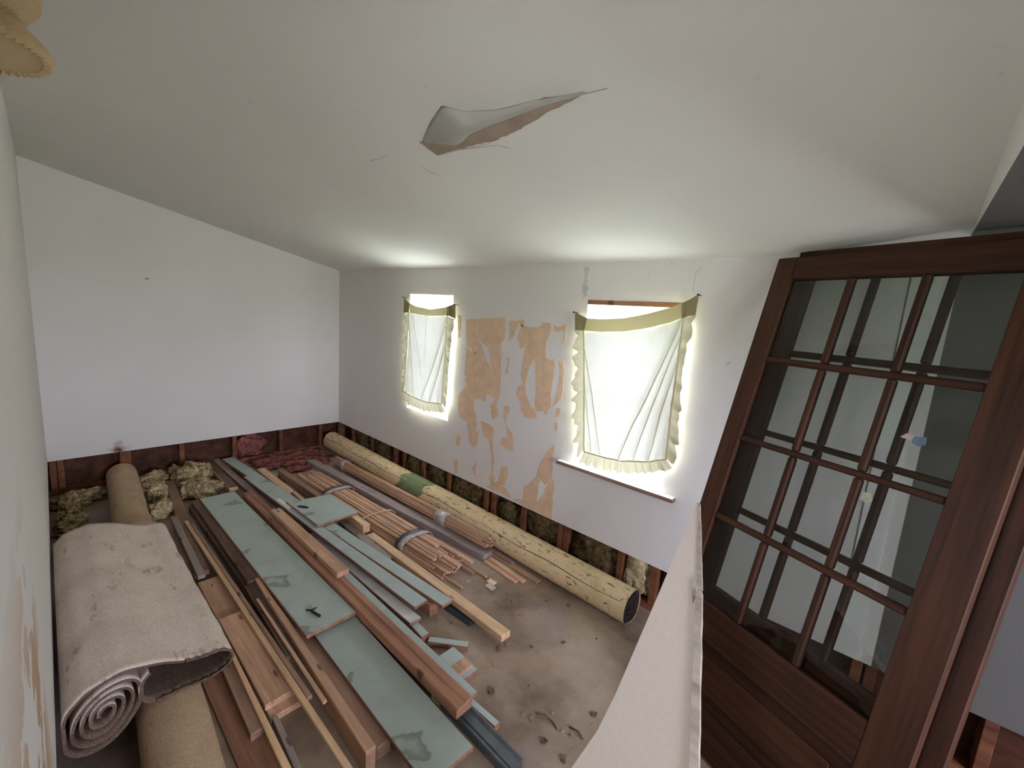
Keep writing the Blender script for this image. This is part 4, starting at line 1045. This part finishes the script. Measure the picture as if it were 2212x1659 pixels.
for k in range(N2):
    th_ = 2 * math.pi * k / N2
    for lst, x in ((r0_, 1.66), (r1_, 2.02)):
        c = a + d * ((x - a.x) / d.x + 0.006 * math.sin(5 * th_) + 0.012 * math.sin(th_)); p = c + (s * math.cos(th_) + u * math.sin(th_)) * 0.1055; p.z = max(p.z, 0.0003); lst.append(bm.verts.new(p - Vector(root.location)))
for k in range(N2): bm.faces.new((r0_[k], r0_[(k + 1) % N2], r1_[(k + 1) % N2], r1_[k])).smooth = True
obj('green_band', bm, 'green_tape', root)
roll('carpet_roll', 'tan carpet roll lying under the folded carpet', (0.06, -1.995, 0.105), (3.95, -2.205, 0.105), 0.105, 'tube', lumps=0.006)

# folded carpet on top of the tan roll: a spiral at one side and a broad fold at the other, swept along its length
root = empty('folded_carpet', (2.45, -2.2, 0.0)); tag(root, 'thick grey carpet, folded and rolled, draped over the tan roll', 'carpet')
sec = []
for k in range(121):
    q = k / 120; phi = math.radians(135 + 360 * 4.0 * (1 - q)); f = 0.14 + 0.86 * q
    A1, B1 = 0.135 * f * math.cos(phi), 0.092 * f * math.sin(phi)
    sec.append((-2.345 + A1 * 0.574 - B1 * 0.819, 0.262 + A1 * 0.819 + B1 * 0.574))
sec += [(-2.450, 0.28), (-2.434, 0.325), (-2.388, 0.376), (-2.30, 0.402), (-2.21, 0.378), (-2.12, 0.334), (-2.05, 0.312), (-2.0, 0.314), (-1.966, 0.298), (-1.952, 0.265), (-1.966, 0.232), (-2.02, 0.217), (-2.10, 0.221), (-2.18, 0.222), (-2.228, 0.234), (-2.246, 0.272), (-2.236, 0.325), (-2.215, 0.345)]
C = lerp_poly([(0, y, z) for y, z in sec], 260)
# smooth
for it in range(2): C = [C[0]] + [(C[i - 1] + C[i] * 2 + C[i + 1]) / 4 for i in range(1, len(C) - 1)] + [C[-1]]
NX = 46; X0, X1 = 1.72, 3.12
bm = bmesh.new(); G = []
th_c = 0.0095
for i in range(NX + 1):
    x = X0 + (X1 - X0) * i / NX; row = []
    for k, p in enumerate(C):
        tn = (C[min(k + 1, len(C) - 1)] - C[max(k - 1, 0)]).normalized(); nv = Vector((0, tn.z, -tn.y))
        wv = 0.010 * noise.noise(Vector((x * 2.3, p.y * 5, p.z * 5))) + 0.004 * noise.noise(Vector((x * 9, p.y * 14, 4)))
        xe = x + (0.012 * noise.noise(Vector((p.y * 9, p.z * 9, i > NX / 2))) if i in (0, NX) else 0) - 0.06 * (i / NX) * (0.42 - p.z) * 0 
        q = p + nv * wv; sink = 0.0
        q.z = max(q.z, 0.03)
        q.y = max(q.y, ynear(x) + 0.016)
        row.append((Vector((xe, q.y, q.z)), nv))
    G.append(row)
off = Vector(root.location)
va = [[bm.verts.new(p + nv * th_c / 2 - off) for p, nv in r_] for r_ in G]; vb = [[bm.verts.new(p - nv * th_c / 2 - off) for p, nv in r_] for r_ in G]
K = len(C)
for i in range(NX):
    for k in range(K - 1):
        f = bm.faces.new((va[i][k], va[i + 1][k], va[i + 1][k + 1], va[i][k + 1])); f.smooth = True; f.material_index = 1
        f = bm.faces.new((vb[i][k], vb[i][k + 1], vb[i + 1][k + 1], vb[i + 1][k])); f.smooth = True; f.material_index = 0
for k in range(K - 1):
    bm.faces.new((va[0][k], va[0][k + 1], vb[0][k + 1], vb[0][k])).material_index = 1; bm.faces.new((va[NX][k], vb[NX][k], vb[NX][k + 1], va[NX][k + 1])).material_index = 1
for i in range(NX):
    for k in (0, K - 1): bm.faces.new((va[i][k], vb[i][k], vb[i + 1][k], va[i + 1][k])).material_index = 1
bmesh.ops.recalc_face_normals(bm, faces=bm.faces[:])
obj('carpet_sheet', bm, ['carpet', 'carpet_pile'], root)
# frayed edge along the fold
bm = bmesh.new()
pts = [G[NX][k][0] + Vector((0.004, 0, 0.004)) - off for k in range(200, 246)]
tube_bm(bm, pts, [0.005 + 0.002 * math.sin(k * 2.1) for k in range(len(pts))], 6); obj('frayed_edge', bm, 'carpet_pile', root)

# ------------------------------------------------------------------ loose insulation
def lump(bm, centre, size, sd, sub, rough, rotz=0.0):
    g = bmesh.ops.create_icosphere(bm, subdivisions=sub, radius=1)['verts']
    rot = Matrix.Rotation(rotz, 3, 'Z')
    for v_ in g:
        c = v_.co.copy()
        k = 0.8 + rough * noise.noise(c * 1.5 + sd) + 0.35 * (1 - 2 * abs(noise.noise(c * 3.0 + sd))) + 0.22 * noise.noise(c * 8 + sd) + 0.10 * noise.noise(c * 18 + sd)
        v_.co = rot @ (Vector((c.x * size[0], c.y * size[1], max(c.z, -0.35) * size[2])) * k)
    mz = min(v_.co.z for v_ in g)
    for v_ in g: v_.co += Vector(centre) - Vector((0, 0, mz))
    return g

def batt(label, group, centre, size, seed, m, lo, hi):
    # a batt stuffed into its bay: it stops at the studs, the sheathing and the back of the drywall
    bm = bmesh.new(); g = lump(bm, centre, size, Vector((seed * 3.1, seed * 1.7, seed)), 4, 0.55)
    for v_ in g:
        for i in range(3): v_.co[i] = min(max(v_.co[i], lo[i]), hi[i])
    for f in bm.faces: f.smooth = True
    o = obj('insulation_batt', bm, m); bpy_c = Vector(centre)
    o.data.transform(Matrix.Translation(-bpy_c)); o.location = bpy_c
    tag(o, label, 'insulation', group)

ROLL_A = ((0.06, -1.995), (3.95, -2.205), 0.105); ROLL_B = ((0.06, -0.112), (4.03, -0.178), 0.102)
def fluff(name, label, spots, sizes, m, seed, rolls, rects):
    # loose wool lies around things: each tuft is pressed back from the boards, rolls and wall it meets
    bm = bmesh.new(); mg = 0.003
    for i, ctr in enumerate(spots):
        size = tuple(R.uniform(*q) for q in sizes)
        g = lump(bm, ctr, size, Vector((seed + i * 3.1, i * 1.7, i)), 5, 0.6, R.uniform(0, 3))
        for v_ in g:
            p = v_.co
            for (ax, ay, bx, by, hw_) in rects:
                u = Vector((bx - ax, by - ay)); L = u.length; u /= L; n_ = Vector((-u.y, u.x))
                q = Vector((p.x - ax, p.y - ay)); cq = Vector((ctr[0] - ax, ctr[1] - ay))
                s_, w_ = q.dot(u), q.dot(n_); cs, cw = cq.dot(u), cq.dot(n_)
                if s_ < -mg or s_ > L + mg: continue
                if abs(cw) < hw_ + 0.01 and cs < 0: s_ = -mg                      # tuft lies off the board's end
                else:
                    sg = 1 if cw > 0 else -1
                    if w_ * sg < hw_ + mg: w_ = sg * (hw_ + mg)
                r_ = Vector((ax, ay)) + u * s_ + n_ * w_; p.x, p.y = r_.x, r_.y
            for (a2, b2, rad) in rolls:
                if p.x < a2[0] - 0.03: continue
                yc = a2[1] + (b2[1] - a2[1]) * (p.x - a2[0]) / (b2[0] - a2[0]); yq = a2[1] + (b2[1] - a2[1]) * (ctr[0] - a2[0]) / (b2[0] - a2[0])
                sg = 1 if ctr[1] > yq else -1; rr_ = rad + 0.008
                if p.z < 2 * rad + 0.01:
                    need = math.sqrt(max(0.0, rr_ ** 2 - (min(p.z, rad) - rad) ** 2)) if p.z < rad else rr_
                    if (p.y - yc) * sg < need: p.y = yc + sg * need
            p.x = max(p.x, 0.004)                                                # stops at the wall face and the bottom plate
            if p.y < -2.35: p.y = max(p.y, -2.44)
    for f in bm.faces: f.smooth = True
    tag(obj(name, bm, m), label, 'insulation', kind='stuff')
yel = [(0.30, -2.34, 0), (0.22, -2.24, 0), (0.55, -2.34, 0), (0.56, -1.83, 0), (0.36, -1.82, 0), (0.14, -1.58, 0), (0.11, -1.47, 0), (0.36, -1.48, 0), (0.62, -1.50, 0), (0.58, -1.60, 0), (0.92, -1.87, 0), (0.80, -2.35, 0), (0.66, -1.53, 0), (1.12, -2.36, 0), (0.38, -1.58, 0), (0.72, -1.58, 0), (0.16, -1.82, 0), (0.20, -1.45, 0.03)]
fluff('loose_insulation', 'loose dirty yellow insulation strewn by the gable wall', yel, ((0.10, 0.16), (0.05, 0.08), (0.05, 0.10)), 'ins_yellow', 1, [ROLL_A],
      [(0.245, -1.697, 1.982, -1.827, 0.038), (1.097, -1.816, 2.064, -1.845, 0.020), (-0.09, -1.337, 0.871, -1.357, 0.035), (0.80, -1.40, 3.80, -1.42, 0.06), (0.945, -1.650, 2.348, -1.662, 0.045), (1.0, -1.508, 3.0, -1.495, 0.13)])
pnk = [(0.10, -0.92, 0), (0.10, -0.78, 0), (0.34, -0.88, 0), (0.12, -0.52, 0), (0.12, -0.38, 0), (0.24, -0.34, 0), (0.42, -0.40, 0), (0.54, -0.70, 0), (0.34, -0.66, 0), (0.20, -0.90, 0), (0.12, -0.66, 0), (0.28, -0.52, 0), (0.18, -0.32, 0)]
fluff('loose_insulation', 'loose pink insulation strewn near the room corner', pnk, ((0.09, 0.15), (0.05, 0.09), (0.018, 0.04)), 'ins_pink', 50, [ROLL_B],
      [(0.438, -1.008, 1.147, -1.000, 0.036), (0.639, -0.882, 1.80, -0.834, 0.031), (0.42, -0.518, 3.00, -0.344, 0.049), (0.048, -1.190, 3.278, -0.941, 0.055), (0.70, -0.722, 3.1, -0.620, 0.14), (0.60, -0.322, 2.97, -0.311, 0.05)])
batt('pink insulation hanging in a gable wall bay', None, (-0.056, -0.94, 0.04), (0.04, 0.14, 0.15), 60, 'ins_pink', (-0.099, -1.086, 0.039), (-0.0145, -0.674, 0.6))
bays = ((0.327, 0.748, 'mouldy insulation in the window-wall bay nearest the room corner'), (0.748, 1.212, 'mouldy insulation in the second bay from the room corner'),
        (1.383, 1.713, 'mouldy insulation under the narrow window, on its corner side'), (1.713, 2.101, 'mouldy insulation under the narrow window, on the torn-paper side'),
        (2.101, 2.587, 'mouldy insulation under the torn paper, next to the narrow window'), (2.675, 2.999, 'mouldy insulation under the middle of the torn paper'),
        (2.999, 3.354, 'mouldy insulation under the torn paper, next to the sill-board window'), (3.40, 3.83, 'mouldy insulation under the wooden sill board'),
        (3.83, 4.06, 'pale yellow insulation behind the near end of the yellow roll'))
for i, (xa, xb, lab) in enumerate(bays):
    batt(lab, 'insulation in the window wall bays', ((xa + xb) / 2 + R.uniform(-0.02, 0.02), 0.058, 0.04), ((xb - xa) * R.uniform(0.42, 0.52), 0.040, R.uniform(0.14, 0.24)), i + 70,
         'ins_mould' if i != 8 else 'ins_yellow', (xa + 0.021, 0.0145, 0.039), (xb - 0.021, 0.099, 0.60))

# small debris on bare floor
deb = [(3.66, -0.84), (3.65, -0.89), (4.15, -1.02), (4.18, -1.01), (4.02, -1.07), (4.07, -0.98), (3.98, -1.08), (4.12, -1.11), (4.22, -1.11), (3.80, -1.10), (3.70, -0.98), (3.43, -0.56), (3.55, -0.61), (3.69, -0.33), (3.96, -0.44), (4.02, -0.7), (3.33, -0.95), (3.57, -0.39), (3.85, -0.6), (3.75, -0.75), (3.9, -0.95), (4.2, -0.85)]
for i, (x, y) in enumerate(deb):
    bm = bmesh.new(); n = R.randint(5, 7); rad = R.uniform(0.006, 0.02); cur = R.uniform(0.1, 0.5)
    P = [(rad * R.uniform(0.5, 1.2) * math.cos(6.283 * k / n), rad * R.uniform(0.4, 1.0) * math.sin(6.283 * k / n)) for k in range(n)]
    c0 = bm.verts.new((0, 0, 0.004)); tp = [bm.verts.new((px, py, 0.003 + abs(px) * cur)) for px, py in P]; bt = [bm.verts.new((px, py, 0.0)) for px, py in P]
    for k in range(n):
        j = (k + 1) % n; bm.faces.new((c0, tp[k], tp[j])); bm.faces.new((bt[k], bt[j], tp[j], tp[k]))
    bm.faces.new(bt[::-1]); bmesh.ops.recalc_face_normals(bm, faces=bm.faces[:])
    o = obj('paint_flake', bm, R.choice(['wood_dark', 'wood_dark', 'wood_brown', 'wood_brown', 'wood_grey']), loc=(x, y, 0)); o.rotation_euler.z = R.uniform(0, 6)
    tag(o, 'tiny flake of debris scattered on the bare floor', 'debris', 'flakes on the floor')
for i, (pts, lab) in enumerate((([(4.02, -1.04), (4.05, -1.02), (4.10, -1.015), (4.13, -1.03)], 'thin dark curled strip lying on the bare floor'), ([(4.16, -0.985), (4.20, -0.975), (4.23, -0.985)], 'short crumpled dark strip on the floor near the tapered board'))):
    bm = bmesh.new(); tube_bm(bm, [(x, y, 0.006 + 0.004 * math.sin(k * 2)) for k, (x, y) in enumerate(pts)], 0.004, 6)
    o = obj('curled_strip', bm, 'wood_dark'); tag(o, lab, 'debris')

# ------------------------------------------------------------------ pleated shade on the near wall
root = empty('pleated_wall_shade', (3.47, ynear(3.47), 2.19)); tag(root, 'beige pleated two-tier fabric shade on the near wall', 'lamp shade')
def pleat(name, prof, m):
    bm = bmesh.new(); n = 48; rows = []
    for (rad, zz) in prof:
        row = []
        for k in range(n + 1):
            a = math.pi * k / n; q = rad * (1 + 0.07 * (1 if k % 2 else -1))
            row.append(bm.verts.new((q * 1.25 * math.cos(a), q * math.sin(a) + 0.001, zz)))
        rows.append(row)
    for i in range(len(rows) - 1):
        for k in range(n): bm.faces.new((rows[i][k], rows[i][k + 1], rows[i + 1][k + 1], rows[i + 1][k]))
    bmesh.ops.solidify(bm, geom=bm.faces[:], thickness=0.002)
    return obj(name, bm, m, root)
pleat('upper_tier', [(0.020, 0.068), (0.075, 0.085), (0.10, 0.12), (0.105, 0.16), (0.08, 0.22), (0.03, 0.25)], 'shade')
pleat('lower_tier', [(0.112, 0.022), (0.108, 0.035), (0.085, 0.062), (0.055, 0.078)], 'shade')
pleat('trim_band', [(0.110, 0.010), (0.114, 0.022)], 'shade')
bm = bmesh.new(); bm.faces.new([bm.verts.new((0.136 * math.cos(math.pi * k / 40), 0.108 * math.sin(math.pi * k / 40) + 0.001, 0.016)) for k in range(41)])
obj('diffuser', bm, 'shade', root)
